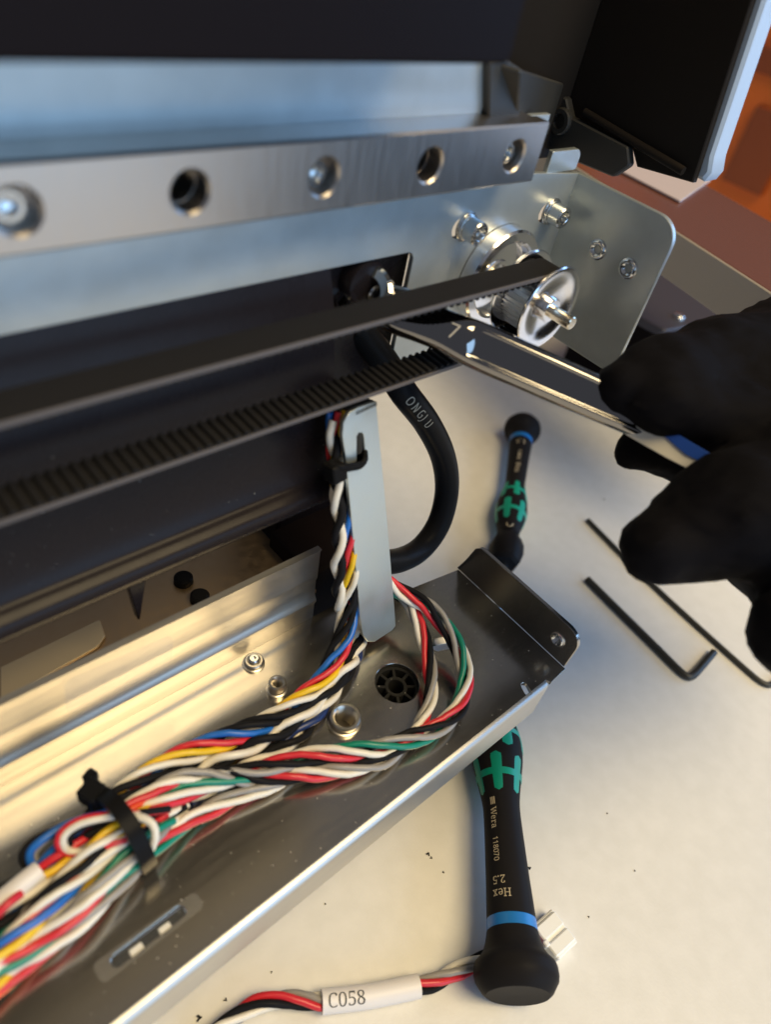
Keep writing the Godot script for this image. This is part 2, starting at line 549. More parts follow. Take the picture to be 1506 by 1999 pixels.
# ---------------------------------------------------------------- a hand in a glove: a field of joined tapered limbs, meshed as surface nets
func limb_field(bones: Array, lo: Vector3, hi: Vector3, cell: float, k: float, st: SurfaceTool) -> void:
	var nx := int((hi.x - lo.x) / cell) + 1
	var ny := int((hi.y - lo.y) / cell) + 1
	var nz := int((hi.z - lo.z) / cell) + 1
	var v := PackedFloat32Array()
	v.resize(nx * ny * nz)
	v.fill(1.0)
	for b in bones:
		var a: Vector3 = b[0]
		var ab: Vector3 = b[1] - a
		var l2 := maxf(ab.length_squared(), 1e-9)
		var ra: float = b[2]
		var rb: float = b[3]
		var kk: float = b[4] if b.size() > 4 else k
		var far := maxf(ra, rb) + cell * 4.0 + kk
		var mn := a.min(b[1]) - Vector3.ONE * far
		var mx := a.max(b[1]) + Vector3.ONE * far
		var i0 := clampi(int((mn.x - lo.x) / cell), 0, nx - 1)
		var i1 := clampi(int((mx.x - lo.x) / cell) + 1, 0, nx - 1)
		var j0 := clampi(int((mn.y - lo.y) / cell), 0, ny - 1)
		var j1 := clampi(int((mx.y - lo.y) / cell) + 1, 0, ny - 1)
		var k0 := clampi(int((mn.z - lo.z) / cell), 0, nz - 1)
		var k1 := clampi(int((mx.z - lo.z) / cell) + 1, 0, nz - 1)
		for z in range(k0, k1 + 1):
			for y in range(j0, j1 + 1):
				for x in range(i0, i1 + 1):
					var p := lo + Vector3(x, y, z) * cell
					var h := clampf((p - a).dot(ab) / l2, 0.0, 1.0)
					var d := (p - a - ab * h).length() - lerpf(ra, rb, h)
					var at := (z * ny + y) * nx + x
					var o := v[at]
					var t := clampf(0.5 + 0.5 * (o - d) / kk, 0.0, 1.0)
					v[at] = lerpf(o, d, t) - kk * t * (1.0 - t)
	var fold := FastNoiseLite.new()
	fold.seed = 5
	fold.frequency = 110.0
	fold.fractal_octaves = 2
	for z in nz:
		for y in ny:
			for x in nx:
				var at := (z * ny + y) * nx + x
				if absf(v[at]) < cell * 3.0:
					var p := lo + Vector3(x, y, z) * cell
					v[at] += 0.0010 * fold.get_noise_3d(p.x, p.y * 2.0, p.z)
	var ids := PackedInt32Array()
	ids.resize(nx * ny * nz)
	ids.fill(-1)
	var pts := PackedVector3Array()
	var nrm := PackedVector3Array()
	for z in nz - 1:
		for y in ny - 1:
			for x in nx - 1:
				var at := (z * ny + y) * nx + x
				var c := [v[at], v[at + 1], v[at + nx], v[at + nx + 1], v[at + nx * ny], v[at + nx * ny + 1], v[at + nx * ny + nx], v[at + nx * ny + nx + 1]]
				var inside := 0
				for q in c:
					if q < 0.0: inside += 1
				if inside == 0 or inside == 8: continue
				var s := Vector3.ZERO
				var cnt := 0
				for e in [[0, 1], [2, 3], [4, 5], [6, 7], [0, 2], [1, 3], [4, 6], [5, 7], [0, 4], [1, 5], [2, 6], [3, 7]]:
					var f0: float = c[e[0]]
					var f1: float = c[e[1]]
					if (f0 < 0.0) == (f1 < 0.0): continue
					var t := f0 / (f0 - f1)
					var p0 := Vector3(e[0] & 1, (e[0] >> 1) & 1, e[0] >> 2)
					var p1 := Vector3(e[1] & 1, (e[1] >> 1) & 1, e[1] >> 2)
					s += p0.lerp(p1, t)
					cnt += 1
				ids[at] = pts.size()
				pts.append(lo + (Vector3(x, y, z) + s / cnt) * cell)
				nrm.append(Vector3(c[1] + c[3] + c[5] + c[7] - c[0] - c[2] - c[4] - c[6], c[2] + c[3] + c[6] + c[7] - c[0] - c[1] - c[4] - c[5], c[4] + c[5] + c[6] + c[7] - c[0] - c[1] - c[2] - c[3]).normalized())
	var sx := 1
	var sy := nx
	var sz := nx * ny
	for z in range(1, nz - 1):
		for y in range(1, ny - 1):
			for x in range(1, nx - 1):
				var at := (z * ny + y) * nx + x
				for ax in 3:
					var go: int = [sx, sy, sz][ax]
					if (v[at] < 0.0) == (v[at + go] < 0.0): continue
					var u: int = [sy, sz, sx][ax]
					var w: int = [sz, sx, sy][ax]
					var q := [ids[at], ids[at - u], ids[at - u - w], ids[at - w]]
					if q.min() < 0: continue
					quad(st, pts[q[0]], pts[q[1]], pts[q[2]], pts[q[3]], nrm[q[0]], nrm[q[1]], nrm[q[2]], nrm[q[3]])

# ---------------------------------------------------------------- the scene
func area_light(called: String, at: Vector3, to: Vector3, size: Vector2, colour: Color, energy: float) -> void:
	var l := AreaLight3D.new()
	l.name = called
	l.area_size = size
	l.light_color = colour
	l.light_energy = energy
	l.area_range = 8.0
	l.shadow_enabled = true
	add_child(l)
	l.look_at_from_position(at, to, Vector3.UP)
func _ready() -> void:
	rng.seed = 11
	# camera
	var cam := Camera3D.new()
	cam.name = "camera"
	add_child(cam)
	cam.transform = Transform3D(Basis(AX, -AY, -AZ), EYE)
	var lens := CameraAttributesPhysical.new()
	lens.frustum_focal_length = 24.52
	lens.exposure_aperture = 9.4
	lens.frustum_focus_distance = 0.198
	lens.frustum_near = 0.01
	lens.frustum_far = 20.0
	cam.attributes = lens
	cam.fov = rad_to_deg(2.0 * atan(1999.0 / 2.0 / FOC))
	cam.near = 0.01
	cam.far = 20.0
	# surroundings and lamps
	var we := WorldEnvironment.new()
	we.name = "surroundings"
	var env := Environment.new()
	env.background_mode = Environment.BG_COLOR
	env.background_color = Color(0.105, 0.11, 0.13).linear_to_srgb()
	env.tonemap_mode = Environment.TONE_MAPPER_LINEAR
	env.tonemap_exposure = 1.1
	env.sdfgi_enabled = true
	env.ssao_enabled = true
	env.ssil_enabled = true
	we.environment = env
	add_child(we)
	area_light("front_window_light", Vector3(0.2, 0.40, 1.75), Vector3(0.1, 0.1, -0.05), Vector2(1.6, 1.5), Color(0.66, 0.83, 1.0), 1.9)
	area_light("right_window_light", Vector3(1.75, 0.62, 0.75), Vector3(0.1, 0.1, -0.05), Vector2(1.3, 1.1), Color(0.56, 0.76, 1.0), 1.7)
	area_light("room_lamp_light", Vector3(0.34, 1.6, 0.62), Vector3(0.08, 0.0, -0.05), Vector2(0.9, 0.9), Color(1.0, 0.90, 0.70), 2.75)
	materials()
	setting()
	machine_back()
	belt_drive()
	tray()
	cable_bracket()
	harness()
	tools()
	hand()
	background()
	small_things()

func setting() -> void:
	var st := begin()
	plate(st, frame(Vector3.ZERO, Vector3.RIGHT, Vector3.FORWARD), PackedVector2Array([Vector2(-1500, -480), Vector2(1500, -480), Vector2(1500, 1500), Vector2(-1500, 1500)]), 25.0, 1.0)
	build("table_top", st, M.table).set_meta("kind", "structure")

func machine_back() -> void:
	# the pale sheet behind the rail, bent forward at its right end
	var t := thing("back_plate", "pale blue-grey galvanized back plate with its right end bent forward", "metal bracket", Vector3(0.08, 0.1, -0.106))
	var zp := -0.106
	var xb := 0.1717
	var f := frame(Vector3(0, 0, zp), Vector3.RIGHT, Vector3.UP)
	var st := begin()
	var hole1 := pill(Vector2(136.0, 137.6), 6.8, 4.4, 0.15)
	var hole2 := pill(Vector2(161.2, 142.0), 6.8, 4.4, 0.15)
	var hole3 := circle(Vector2(130.5, 113.2), 2.6, 20)
	var h1 := traced([[905, 443]], f)[0]
	var h2 := traced([[1071, 413]], f)[0]
	var h3 := traced([[846, 684]], f)[0]
	hole1 = pill(h1, 7.2, 4.8, 0.2)
	hole2 = pill(h2, 7.2, 4.8, 0.2)
	hole3 = circle(h3, 2.4, 20)
	plate(st, f, rounded([Vector2(-90, 139), Vector2(117, 139), Vector2(117, 109.5), Vector2(172.6, 109.5), Vector2(172.6, 151.4), Vector2(152, 153), Vector2(152, 166.0), Vector2(128, 166.0), Vector2(128, 188), Vector2(-90, 188)], [0.0, 2.2, 1.0, 0.0, 0.0, 0.0, 0.0, 0.0, 0.0, 0.0]), 1.3, 0.12, [hole1, hole2, hole3, circle(Vector2(56.3, 161.2), 3.2, 20), circle(Vector2(107.1, 161.2), 3.2, 20)])
	var body := build("back_sheet", st, M.galvanized, t)
	st = begin()
	var ff := frame(Vector3(xb, 0, 0), Vector3.BACK, Vector3.UP)   # u is z, w is -x
	plate(st, ff, rounded([Vector2(-106.7, 109.5), Vector2(-74.6, 109.5), Vector2(-74.6, 151.5), Vector2(-106.7, 151.5)], [0.0, 3.0, 6.0, 0.0]), 1.3, 0.15)
	build("side_flange", st, M.galvanized, t)
	st = begin()
	plate(st, frame(Vector3(0, 0, -0.1065), Vector3.RIGHT, Vector3.UP), rounded([Vector2(158.5, 152.2), Vector2(170.6, 152.2), Vector2(170.6, 157.4), Vector2(158.5, 157.4)], [0.3, 1.0, 2.4, 0.3]), 1.3, 0.15)
	build("upper_tab", st, M.strip_metal, t)
	for p in [[1168, 487], [1228, 524]]:
		nut_ring(t, onx(p[0], p[1], xb), Vector3.LEFT, 2.25, 1.25, 0.9, 3.5, "rivet_nut", M.zinc)
	cap_screw(t, f * Vector3(h1.x + 1.0, h1.y, 0.0), Vector3.BACK, 2.75, 3.6, 3.5)
	cap_screw(t, f * Vector3(h2.x + 1.0, h2.y, 0.0), Vector3.BACK, 2.75, 3.6, 3.5)
	cap_screw(t, f * Vector3(h3.x + 0.8, h3.y, -1.0), Vector3.BACK, 1.9, 1.6, 0.0)
	# linear rail
	var r := thing("linear_rail", "polished steel linear rail with five counterbored holes", "rail", Vector3(0.05, 0.161, -0.1))
	st = begin()
	var rf := frame(Vector3(0, 0, -0.0978), Vector3.RIGHT, Vector3.UP)
	var holes := []
	var hx := [-19.4, 5.9, 31.2, 56.3, 81.6, 107.1, 132.1]
	for x in hx: holes.append(circle(Vector2(x, 161.2), 3.1, 36))
	plate(st, rf, PackedVector2Array([Vector2(-90, 155.2), Vector2(141.2, 155.2), Vector2(141.2, 167.4), Vector2(-90, 167.4)]), 4.0, 0.45, holes)
	var rf2 := rf
	rf2.origin.z = -0.1018
	var small := []
	for i in 7: small.append(circle(Vector2(hx[i], 161.2), 2.2 if i % 2 == 0 else 3.0, 24))
	plate(st, rf2, PackedVector2Array([Vector2(-90, 155.6), Vector2(141.0, 155.6), Vector2(141.0, 167.0), Vector2(-90, 167.0)]), 4.1, 0.0, small)
	build("rail_bar", st, M.rail_steel, r)
	for i in [0, 2, 4, 6]:
		cap_screw(r, rf * Vector3(hx[i] - 0.4, 161.2, -3.8), Vector3.BACK, 2.35, 2.1, 0.0)
	# bulging black cover under the plate
	var c := thing("black_cover", "large glossy black cover with a rolled lower lip behind the belt", "machine cover", Vector3(0.05, 0.09, -0.1))
	st = begin()
	var cf := frame(Vector3(-0.07, 0, 0), Vector3.FORWARD, Vector3.UP)   # u is -z, w is +x... extruded along x
	var prof := [Vector2(112, 150), Vector2(106.8, 140), Vector2(103.4, 131), Vector2(100.8, 120), Vector2(99.6, 112), Vector2(98.4, 104), Vector2(97.2, 97), Vector2(95.6, 92.6), Vector2(93.6, 91.4), Vector2(92.0, 90.2), Vector2(91.6, 88.2), Vector2(92.2, 86.2), Vector2(93.6, 84.8), Vector2(95.6, 83.8), Vector2(97.8, 83.2), Vector2(99.4, 83.4), Vector2(100.4, 84.6), Vector2(100.8, 88), Vector2(101.4, 97), Vector2(102.4, 108), Vector2(104.2, 121), Vector2(107.4, 134), Vector2(112.5, 145)]
	var ring := PackedVector2Array(prof)
	var k := cf
	k.origin = Vector3(0.0932, 0, 0)
	if k.basis.z.x < 0:
		k = frame(Vector3(0.0932, 0, 0), Vector3.BACK, Vector3.UP)
	var rr := PackedVector2Array()
	for p in ring: rr.append(Vector2(p.x * (1.0 if k.basis.x.z < 0 else -1.0), p.y))
	var kk := k
	if k.basis.z.x < 0: kk.origin.x = -0.07
	rounded_extrude(st, kk, rr, 163.2)
	build("cover_shell", st, M.black_cover, c)
	st = begin()
	for q in [[268, 1175, 7.0]]:
		var a := onz(q[0], q[1], -0.0965)
		plate(st, frame(a + Vector3(0, 0, 0), Vector3.RIGHT, Vector3.UP), PackedVector2Array([Vector2(-1.6, 6), Vector2(-0.1, -6.5), Vector2(0.35, -6.5), Vector2(2.4, 6)]), 2.0, 0.2)
	build("locating_spike", st, M.black_cover, c)
	# black column behind the gap
	var col := thing("motor_column", "black motor block standing behind the belt beside the cover", "motor", Vector3(0.104, 0.03, -0.12))
	st = begin()
	block(st, frame(Vector3(0.104, 0, -0.125), Vector3.RIGHT, Vector3.UP), Vector3(-12.5, 97, -14), Vector3(17.0, 158, 15.0), 1.5, 1.0)
	build("motor_body", st, M.black_cover, col)
	st = begin()
	block(st, frame(Vector3(0.1035, 0, -0.125), Vector3.RIGHT, Vector3.UP), Vector3(-12, 4, -10), Vector3(11.0, 97, 13.0), 1.0, 1.0)
	block(st, frame(Vector3.ZERO, Vector3.RIGHT, Vector3.UP), Vector3(89.3, 2, -112), Vector3(116.5, 58, -93.0), 0.8, 1.0)
	build("rear_post", st, M.hood_black, col)
	st = begin()
	var ma := onz(705, 545, -0.1085)
	lathe(st, frame(ma, Vector3.RIGHT, Vector3.UP), [Vector2(5.2, -1.5), Vector2(5.2, 1.6), Vector2(4.8, 2.2), Vector2(2.2, 2.6), Vector2(0, 2.6)], 32)
	build("motor_boss", st, M.black_cover, col)
	var nt := thing("hexagon_bolt", "bright bolt end in the dark gap left of the chrome spanner", "bolt", onz(723, 566, -0.1055))
	st = begin()
	lathe(st, frame(onz(723, 566, -0.108), Vector3.RIGHT, Vector3.UP), [Vector2(2.4, 0), Vector2(2.4, 2.2), Vector2(2.0, 2.6), Vector2(1.2, 2.6), Vector2(1.0, 1.4), Vector2(0, 1.2)], 28)
	build("bolt_end", st, M.zinc, nt)
	# black hood above and the end cover to its right
	var h := thing("black_hood", "black hood beam across the top above the plate", "machine cover", Vector3(0.05, 0.18, -0.1))
	st = begin()
	block(st, frame(Vector3(0, 0, -0.082), Vector3.RIGHT, Vector3.UP), Vector3(-150, 182.4, -50), Vector3(103, 240, 0), 0.6, 1.0)
	build("hood_front", st, M.hood_black, h)
	st = begin()
	block(st, frame(Vector3(0, 0, -0.128), Vector3.RIGHT, Vector3.UP), Vector3(-90, 146, -4), Vector3(196, 232, 0), 0.6, 1.0)
	build("hood_back_panel", st, M.cap_black, h)
	st = begin()
	var bf := frame(Vector3(0, 0, -0.1042), Vector3.RIGHT, Vector3.UP)
	plate(st, bf, rounded(Array(traced([[956, 122], [990, 116], [1024, 138], [1014, 244], [955, 250]], bf)), 0.5), 9.0, 0.4)
	bf = frame(onz(1020, 190, -0.1040), Vector3(1, 0, -0.5), Vector3.UP)
	plate(st, bf, rounded(Array(traced([[1018, 136], [1112, 166], [1108, 215], [1080, 292], [1062, 244], [1010, 244]], bf)), 0.5), 6.0, 0.4)
	build("hood_bracket", st, M.bracket_grey, h)
	var e := thing("end_cover", "black lined end cover with a pale outer edge hanging at upper right", "machine cover", Vector3(0.19, 0.156, -0.1))
	var ef := frame(Vector3(0.19, 0, 0), Vector3.BACK, Vector3.UP)
	st = begin()
	plate(st, ef, PackedVector2Array([Vector2(-128, 157.2), Vector2(-104, 156.6), Vector2(-101, 153.5), Vector2(-84.6, 155.6), Vector2(-91.5, 205), Vector2(-128, 215)]), 2.0, 0.3)
	build("inner_liner", st, M.cap_black, e)
	st = begin()
	var es := frame(Vector3(0.1922, 0, 0), Vector3.BACK, Vector3.UP)
	plate(st, es, PackedVector2Array([Vector2(-128, 160), Vector2(-86, 156.4), Vector2(-83.2, 156.2), Vector2(-82.4, 158.6), Vector2(-83.6, 162), Vector2(-89.6, 205), Vector2(-128, 215)]), 7.0, 0.8)
	build("outer_shell", st, M.shell, e)
	st = begin()
	var lf := frame(Vector3(0.187, 0, 0), Vector3.BACK, Vector3.UP)
	plate(st, lf, rounded([Vector2(-134, 149), Vector2(-124, 148.6), Vector2(-105, 149.6), Vector2(-101.5, 153.8), Vector2(-104, 157.6), Vector2(-124, 158.4), Vector2(-127, 162), Vector2(-133, 163)], 1.2), 2.4, 0.4)
	lathe(st, lf * Transform3D(Basis(), Vector3(-126.3, 156.6, 0)), [Vector2(3.4, -0.5), Vector2(3.4, 0.8), Vector2(3.0, 1.2), Vector2(1.9, 1.2), Vector2(1.7, -1.5), Vector2(0, -1.5)], 28)
	build("lower_arm", st, M.bracket_grey, e)
	st = begin()
	tube(st, PackedVector3Array([Vector3(0.1885, 0.1605, -0.121), Vector3(0.1885, 0.1588, -0.103), Vector3(0.1885, 0.1575, -0.0875)]), 0.0011, 8)
	build("liner_rib", st, M.cap_black, e)
func rounded_extrude(st: SurfaceTool, xf: Transform3D, ring: PackedVector2Array, length: float) -> void:
	var fine := PackedVector2Array()
	var n := ring.size()
	for i in n:   # smooth the profile
		var p0 := ring[(i + n - 1) % n]
		var p1 := ring[i]
		var p2 := ring[(i + 1) % n]
		var p3 := ring[(i + 2) % n]
		for k in 4: fine.append(p1.cubic_interpolate(p2, p0, p3, k / 4.0))
	plate(st, xf, fine, length, 0.15)

func belt_drive() -> void:
	# pulley on a shaft that points out of the plate
	var ax := Vector3(0.148, 0.1283, 0.0)
	var p := thing("belt_pulley", "bright toothed metal belt pulley between two flanges on a short shaft", "pulley", ax + Vector3(0, 0, -0.09))
	var f := func(z): return frame(ax + Vector3(0, 0, z), Vector3.RIGHT, Vector3.UP)
	var st := begin()
	var gear := PackedVector2Array()
	var teeth := 40
	for i in teeth:
		for s in [[-0.34, 7.35], [-0.2, 7.35], [-0.12, 7.95], [0.12, 7.95], [0.2, 7.35]]:
			gear.append(Vector2.from_angle(TAU * (i + s[0]) / teeth) * s[1])
	plate(st, f.call(-0.0868), gear, 8.4, 0.05)
	build("toothed_drum", st, M.drum, p)
	for z in [-0.0862, -0.0953]:
		st = begin()
		lathe(st, f.call(z), [Vector2(3.2, -1.0), Vector2(10.6, -1.0), Vector2(11.0, -0.7), Vector2(11.0, -0.3), Vector2(10.7, 0.0), Vector2(7.0, 0.0), Vector2(6.6, -0.25), Vector2(3.0, -0.25)], 56)
		build("flange", st, M.aluminium, p)
	st = begin()
	lathe(st, f.call(-0.0862), [Vector2(3.1, -0.3), Vector2(3.1, 0.5), Vector2(2.9, 0.7), Vector2(1.7, 0.7)], 32)
	build("hub_collar", st, M.aluminium, p)
	st = begin()
	lathe(st, f.call(-0.079), [Vector2(1.7, -24), Vector2(1.7, -0.25), Vector2(1.45, 0), Vector2(0, 0)], 32)
	build("shaft", st, M.shaft_steel, p)
	# bearing ring on the plate
	var b := thing("bearing_ring", "turned metal bearing ring fixed on the back plate behind the pulley", "bearing", ax + Vector3(0, 0, -0.104))
	st = begin()
	lathe(st, f.call(-0.1058), [Vector2(13.0, 0), Vector2(13.0, 3.4), Vector2(12.5, 4.0), Vector2(10.4, 4.0), Vector2(9.9, 3.6), Vector2(9.6, 1.2), Vector2(4.4, 1.0), Vector2(4.2, 1.6), Vector2(3.2, 1.6), Vector2(3.0, 0.2), Vector2(0, 0.2)], 56)
	build("ring", st, M.aluminium, b)
	# the belt, once round the pulley
	var t := thing("toothed_belt", "black toothed drive belt running round the bright pulley", "drive belt", Vector3(0.05, 0.12, -0.09))
	var c := Vector2(ax.x * 1000.0, ax.y * 1000.0)
	var ro := 9.4
	var ri := 8.1
	var out := PackedVector2Array([Vector2(-40, c.y - ro)])
	var inn := PackedVector2Array([Vector2(-40, c.y - ri)])
	for i in 25:
		var a := -PI / 2 + PI * i / 24.0
		out.append(c + Vector2.from_angle(a) * ro)
		inn.append(c + Vector2.from_angle(a) * ri)
	out.append(Vector2(-40, c.y + ro))
	inn.append(Vector2(-40, c.y + ri))
	inn.reverse()
	out.append_array(inn)
	st = begin()
	plate(st, frame(Vector3(0, 0, -0.0875), Vector3.RIGHT, Vector3.UP), out, 7.0, 0.3)
	build("belt_band", st, M.belt, t)
	st = begin()
	var mid := out.size() / 2
	var edge := PackedVector2Array()
	for i in out.size():
		var q := out[i]
		if i > 0 and i < mid - 1: q = c + (q - c).normalized() * (ro - 0.15)
		elif i > mid and i < out.size() - 1: q = c + (q - c).normalized() * (ri + 0.2)
		elif i == 0: q.y += 0.15
		elif i == mid - 1: q.y -= 0.15
		elif i == mid: q.y += 0.2
		else: q.y -= 0.2
		edge.append(q)
	plate(st, frame(Vector3(0, 0, -0.08735), Vector3.RIGHT, Vector3.UP), edge, 0.4, 0.05)
	build("worn_edge", st, M.belt_edge, t)
	st = begin()
	var tf := frame(Vector3.ZERO, Vector3.RIGHT, Vector3.UP)
	plate(st, tf, rounded([Vector2(-0.62, -0.2), Vector2(0.62, -0.2), Vector2(0.42, 0.7), Vector2(-0.42, 0.7)], [0.0, 0.0, 0.25, 0.25]), 6.8, 0.12)
	var tooth: Mesh = null
	for row in 2:
		for i in 72:
			var x := 0.004 + i * 0.002
			if x > 0.1455: continue
			var o := MeshInstance3D.new()
			if tooth == null:
				tooth = st.commit()
				tooth.surface_set_material(0, M.belt)
			o.mesh = tooth
			var n := row * 72 + i
			o.name = "tooth" if n == 0 else "tooth_%03d" % n
			t.add_child(o, true)
			var y := ax.y - ri * 0.001 if row == 0 else ax.y + ri * 0.001
			o.transform = Transform3D(Basis() if row == 0 else Basis(Vector3.BACK, PI), Vector3(x, y, -0.0876)) 
			o.position -= t.position

func tray() -> void:
	var t := thing("metal_tray", "open shiny steel chassis tray holding the wires, right end turned up", "metal tray", Vector3(0.07, FLOOR, -0.06))
	var xf := frame(Vector3(0, FLOOR, 0), Vector3.RIGHT, Vector3.FORWARD)   # v is -z
	var zl := 34.3
	var xr := 137.8
	var foot := traced([[776, 1333]], xf)[0]
	var slot := traced([[1028, 1345]], xf)[0]
	var louver := traced([[874, 1259]], xf)[0]
	var pocket := traced([[292, 1826]], xf)[0]
	var notch := traced([[632, 1172]], xf)[0]
	var holes := [circle(foot, 6.0, 40), pill(slot, 4.0, 2.0, 1.2), pill(louver, 9.0, 2.6, -0.35), pill(pocket, 15.5, 2.4, 0.02)]
	for q in [[495, 1292, 1.5], [540, 1342, 1.5], [672, 1405, 2.8]]:
		holes.append(circle(traced([[q[0], q[1]]], xf)[0], q[2] + 0.1, 24))
	var back := traced([[809, 1146], [891, 1114]], xf)
	var st := begin()
	plate(st, xf, PackedVector2Array([Vector2(-90, zl + 1.6), Vector2(130, zl + 1.6), Vector2(130.6, zl + 0.2), Vector2(xr, zl + 0.6), Vector2(xr, back[1].y), back[0], Vector2(96, 88.8), Vector2(-90, 88.8)]), 1.2, 0.1, holes)
	build("tray_floor", st, M.tray_steel, t)
	# front lip, bent down
	st = begin()
	var lip := PackedVector2Array()
	for i in 7:
		var a := PI / 2 - PI / 2 * i / 6.0
		lip.append(Vector2(-zl - 1.6, FLOOR * 1000 - 1.6) + Vector2.from_angle(a) * 1.6)
	lip.append(Vector2(-zl, 30.4))
	lip.append(Vector2(-zl - 0.4, 30.0))
	lip.append(Vector2(-zl - 1.2, 30.0))
	for i in 5:
		var a := PI / 2 * i / 4.0
		lip.append(Vector2(-zl - 1.6, FLOOR * 1000 - 1.6) + Vector2.from_angle(a) * 0.4)
	st = begin()
	var rl := frame(Vector3(0.1297, 0, 0), Vector3.FORWARD, Vector3.UP)   # u is -z, w is +x
	var lipr := PackedVector2Array()
	for p in lip: lipr.append(Vector2(-p.x, p.y))
	plate(st, rl, lipr, 219.7, 0.1)
	build("front_lip", st, M.wall_steel, t)
	# right flange, bent up
	st = begin()
	var ff := frame(Vector3(xr * 0.001, 0, 0), Vector3.BACK, Vector3.UP)   # u is z, w is -x
	var fl := traced([[1105, 1305], [1137, 1252], [1100, 1210], [935, 1070], [915, 1078], [903, 1108], [900, 1117]], ff)
	var fl2 := [Vector2(-35.6, 45.0), Vector2(-35.0, 58.9), Vector2(-75.4, 58.9), Vector2(-77.6, 50.5), Vector2(-79.5, 45.0)]
	var hole := traced([[1090, 1248]], ff)[0]
	plate(st, ff, rounded(fl2, [0.0, 5.0, 3.4, 5.0, 0.0]), 1.2, 0.12, [circle(hole, 1.4, 20)])
	build("right_flange", st, M.tray_steel, t)
	nut_ring(t, ff * Vector3(hole.x, hole.y, 0.0), Vector3.LEFT, 2.0, 1.2, 0.8, 2.5, "flange_nut", M.zinc)
	# stepped wall at the back
	st = begin()
	var wf := frame(Vector3(0.0885, 0, 0), Vector3.FORWARD, Vector3.UP)   # u is -z, w is +x
	plate(st, wf, PackedVector2Array([Vector2(88.7, 45.05), Vector2(89.0, 50.4), Vector2(88.8, 51.4), Vector2(88.5, 52.0), Vector2(88.6, 52.8), Vector2(89.2, 53.6), Vector2(89.6, 54.6), Vector2(90.0, 59.5), Vector2(89.6, 61.0), Vector2(89.7, 62.2), Vector2(90.1, 70.6), Vector2(89.7, 71.7), Vector2(91.4, 71.7), Vector2(91.6, 45.05)]), 180.0, 0.1)
	build("rear_wall", st, M.wall_steel, t)
	st = begin()
	var sf := frame(Vector3(0, 0, -0.0893), Vector3.RIGHT, Vector3.UP)
	plate(st, sf, rounded(Array(traced([[125, 1330], [130, 1398], [335, 1298], [338, 1238]], sf)), 2.4), 0.12, 0.03)
	build("clear_sticker", st, M.clear, t)
	# bushes
	var tiny := [[495, 1292, 2.5, 1.45, 1.6], [540, 1342, 2.25, 1.35, 3.2], [672, 1405, 3.9, 2.75, 2.4]]
	for q in tiny:
		nut_ring(t, ony(q[0], q[1] + 3, FLOOR), Vector3.UP, q[2], q[3], q[4], 4.0, "threaded_bush", M.bush)
	st = begin()
	lathe(st, frame(ony(495, 1295, FLOOR), Vector3.RIGHT, Vector3.FORWARD), [Vector2(1.35, -3), Vector2(1.35, 2.2), Vector2(1.1, 2.5), Vector2(0.6, 2.5), Vector2(0.55, 1.9), Vector2(0, 1.9)], 20)
	build("stud_end", st, M.zinc, t)
	# black foot seen through the round hole
	st = begin()
	var bf := frame(xf * Vector3(foot.x, foot.y, -1.6), Vector3.RIGHT, Vector3.FORWARD)
	lathe(st, bf, [Vector2(7.4, -26), Vector2(7.4, -0.2), Vector2(7.2, 0), Vector2(5.5, 0), Vector2(5.3, -0.2), Vector2(5.2, -7), Vector2(3.1, -7), Vector2(3.1, -0.2), Vector2(2.9, 0), Vector2(2.3, 0), Vector2(2.1, -0.2), Vector2(2.0, -9), Vector2(0, -9)], 40)
	for i in 8:
		var s := bf * Transform3D(Basis(Vector3.BACK, TAU * i / 8 + 0.2), Vector3.ZERO)
		block(st, s, Vector3(2.9, -0.4, -7), Vector3(5.5, 0.4, -0.1), 0.12, 0.1)
	build("rubber_foot", st, M.foot_black, t)
	# bent lance beside the slanted slot
	st = begin()
	var la := louver
	var lt := xf * Transform3D(Basis(Vector3.BACK, -0.35), Vector3(la.x, la.y, 0))
	plate(st, lt * Transform3D(Basis(Vector3.RIGHT, 0.5), Vector3(0, 0, 0.9)), pill(Vector2(0, 1.0), 8.4, 2.0), 0.5, 0.1)
	build("lanced_tab", st, M.wall_steel, t)
	# rear pan below the cover, seen through the gap
	var rp := thing("rear_pan", "brownish reflecting metal pan in the gap behind the tray wall", "metal pan", Vector3(0.04, 0.05, -0.12))
	st = begin()
	plate(st, frame(Vector3(0, 0.052, 0), Vector3.RIGHT, Vector3.FORWARD), PackedVector2Array([Vector2(-90, 91.8), Vector2(91, 91.8), Vector2(91, 150), Vector2(-90, 150)]), 1.2, 0.1)
	build("pan_sheet", st, M.rear_steel, rp)
	st = begin()
	var pf := frame(Vector3(0, 0.0532, 0), Vector3.RIGHT, Vector3.FORWARD)
	plate(st, pf, rounded(Array(traced([[0, 1302], [195, 1208], [205, 1240], [190, 1262], [0, 1368]], pf)), [0.0, 0.6, 1.0, 3.0, 0.0]), 0.8, 0.15)
	build("pan_cover", st, M.pan_cover, rp)
	for q in [[358, 1135], [390, 1170]]:
		st = begin()
		lathe(st, frame(ony(q[0], q[1], 0.0522), Vector3.RIGHT, Vector3.FORWARD), [Vector2(2.6, 0), Vector2(2.5, 1.6), Vector2(1.9, 2.2), Vector2(0, 2.3)], 24)
		build("rubber_stop", st, M.nylon, rp)
	# taped pocket in the floor
	var w := thing("taped_part", "white and black part under clear tape on the tray floor", "taped part", ony(292, 1826, FLOOR))
	st = begin()
	plate(st, frame(Vector3(0, FLOOR + 0.00035, 0), Vector3.RIGHT, Vector3.FORWARD), rounded([Vector2(pocket.x - 10.5, pocket.y - 2.2), Vector2(pocket.x + 11.0, pocket.y - 1.9), Vector2(pocket.x + 10.8, pocket.y + 1.7), Vector2(pocket.x - 10.6, pocket.y + 2.0)], 1.2), 0.12, 0.04)
	build("clear_tape", st, M.clear, w)
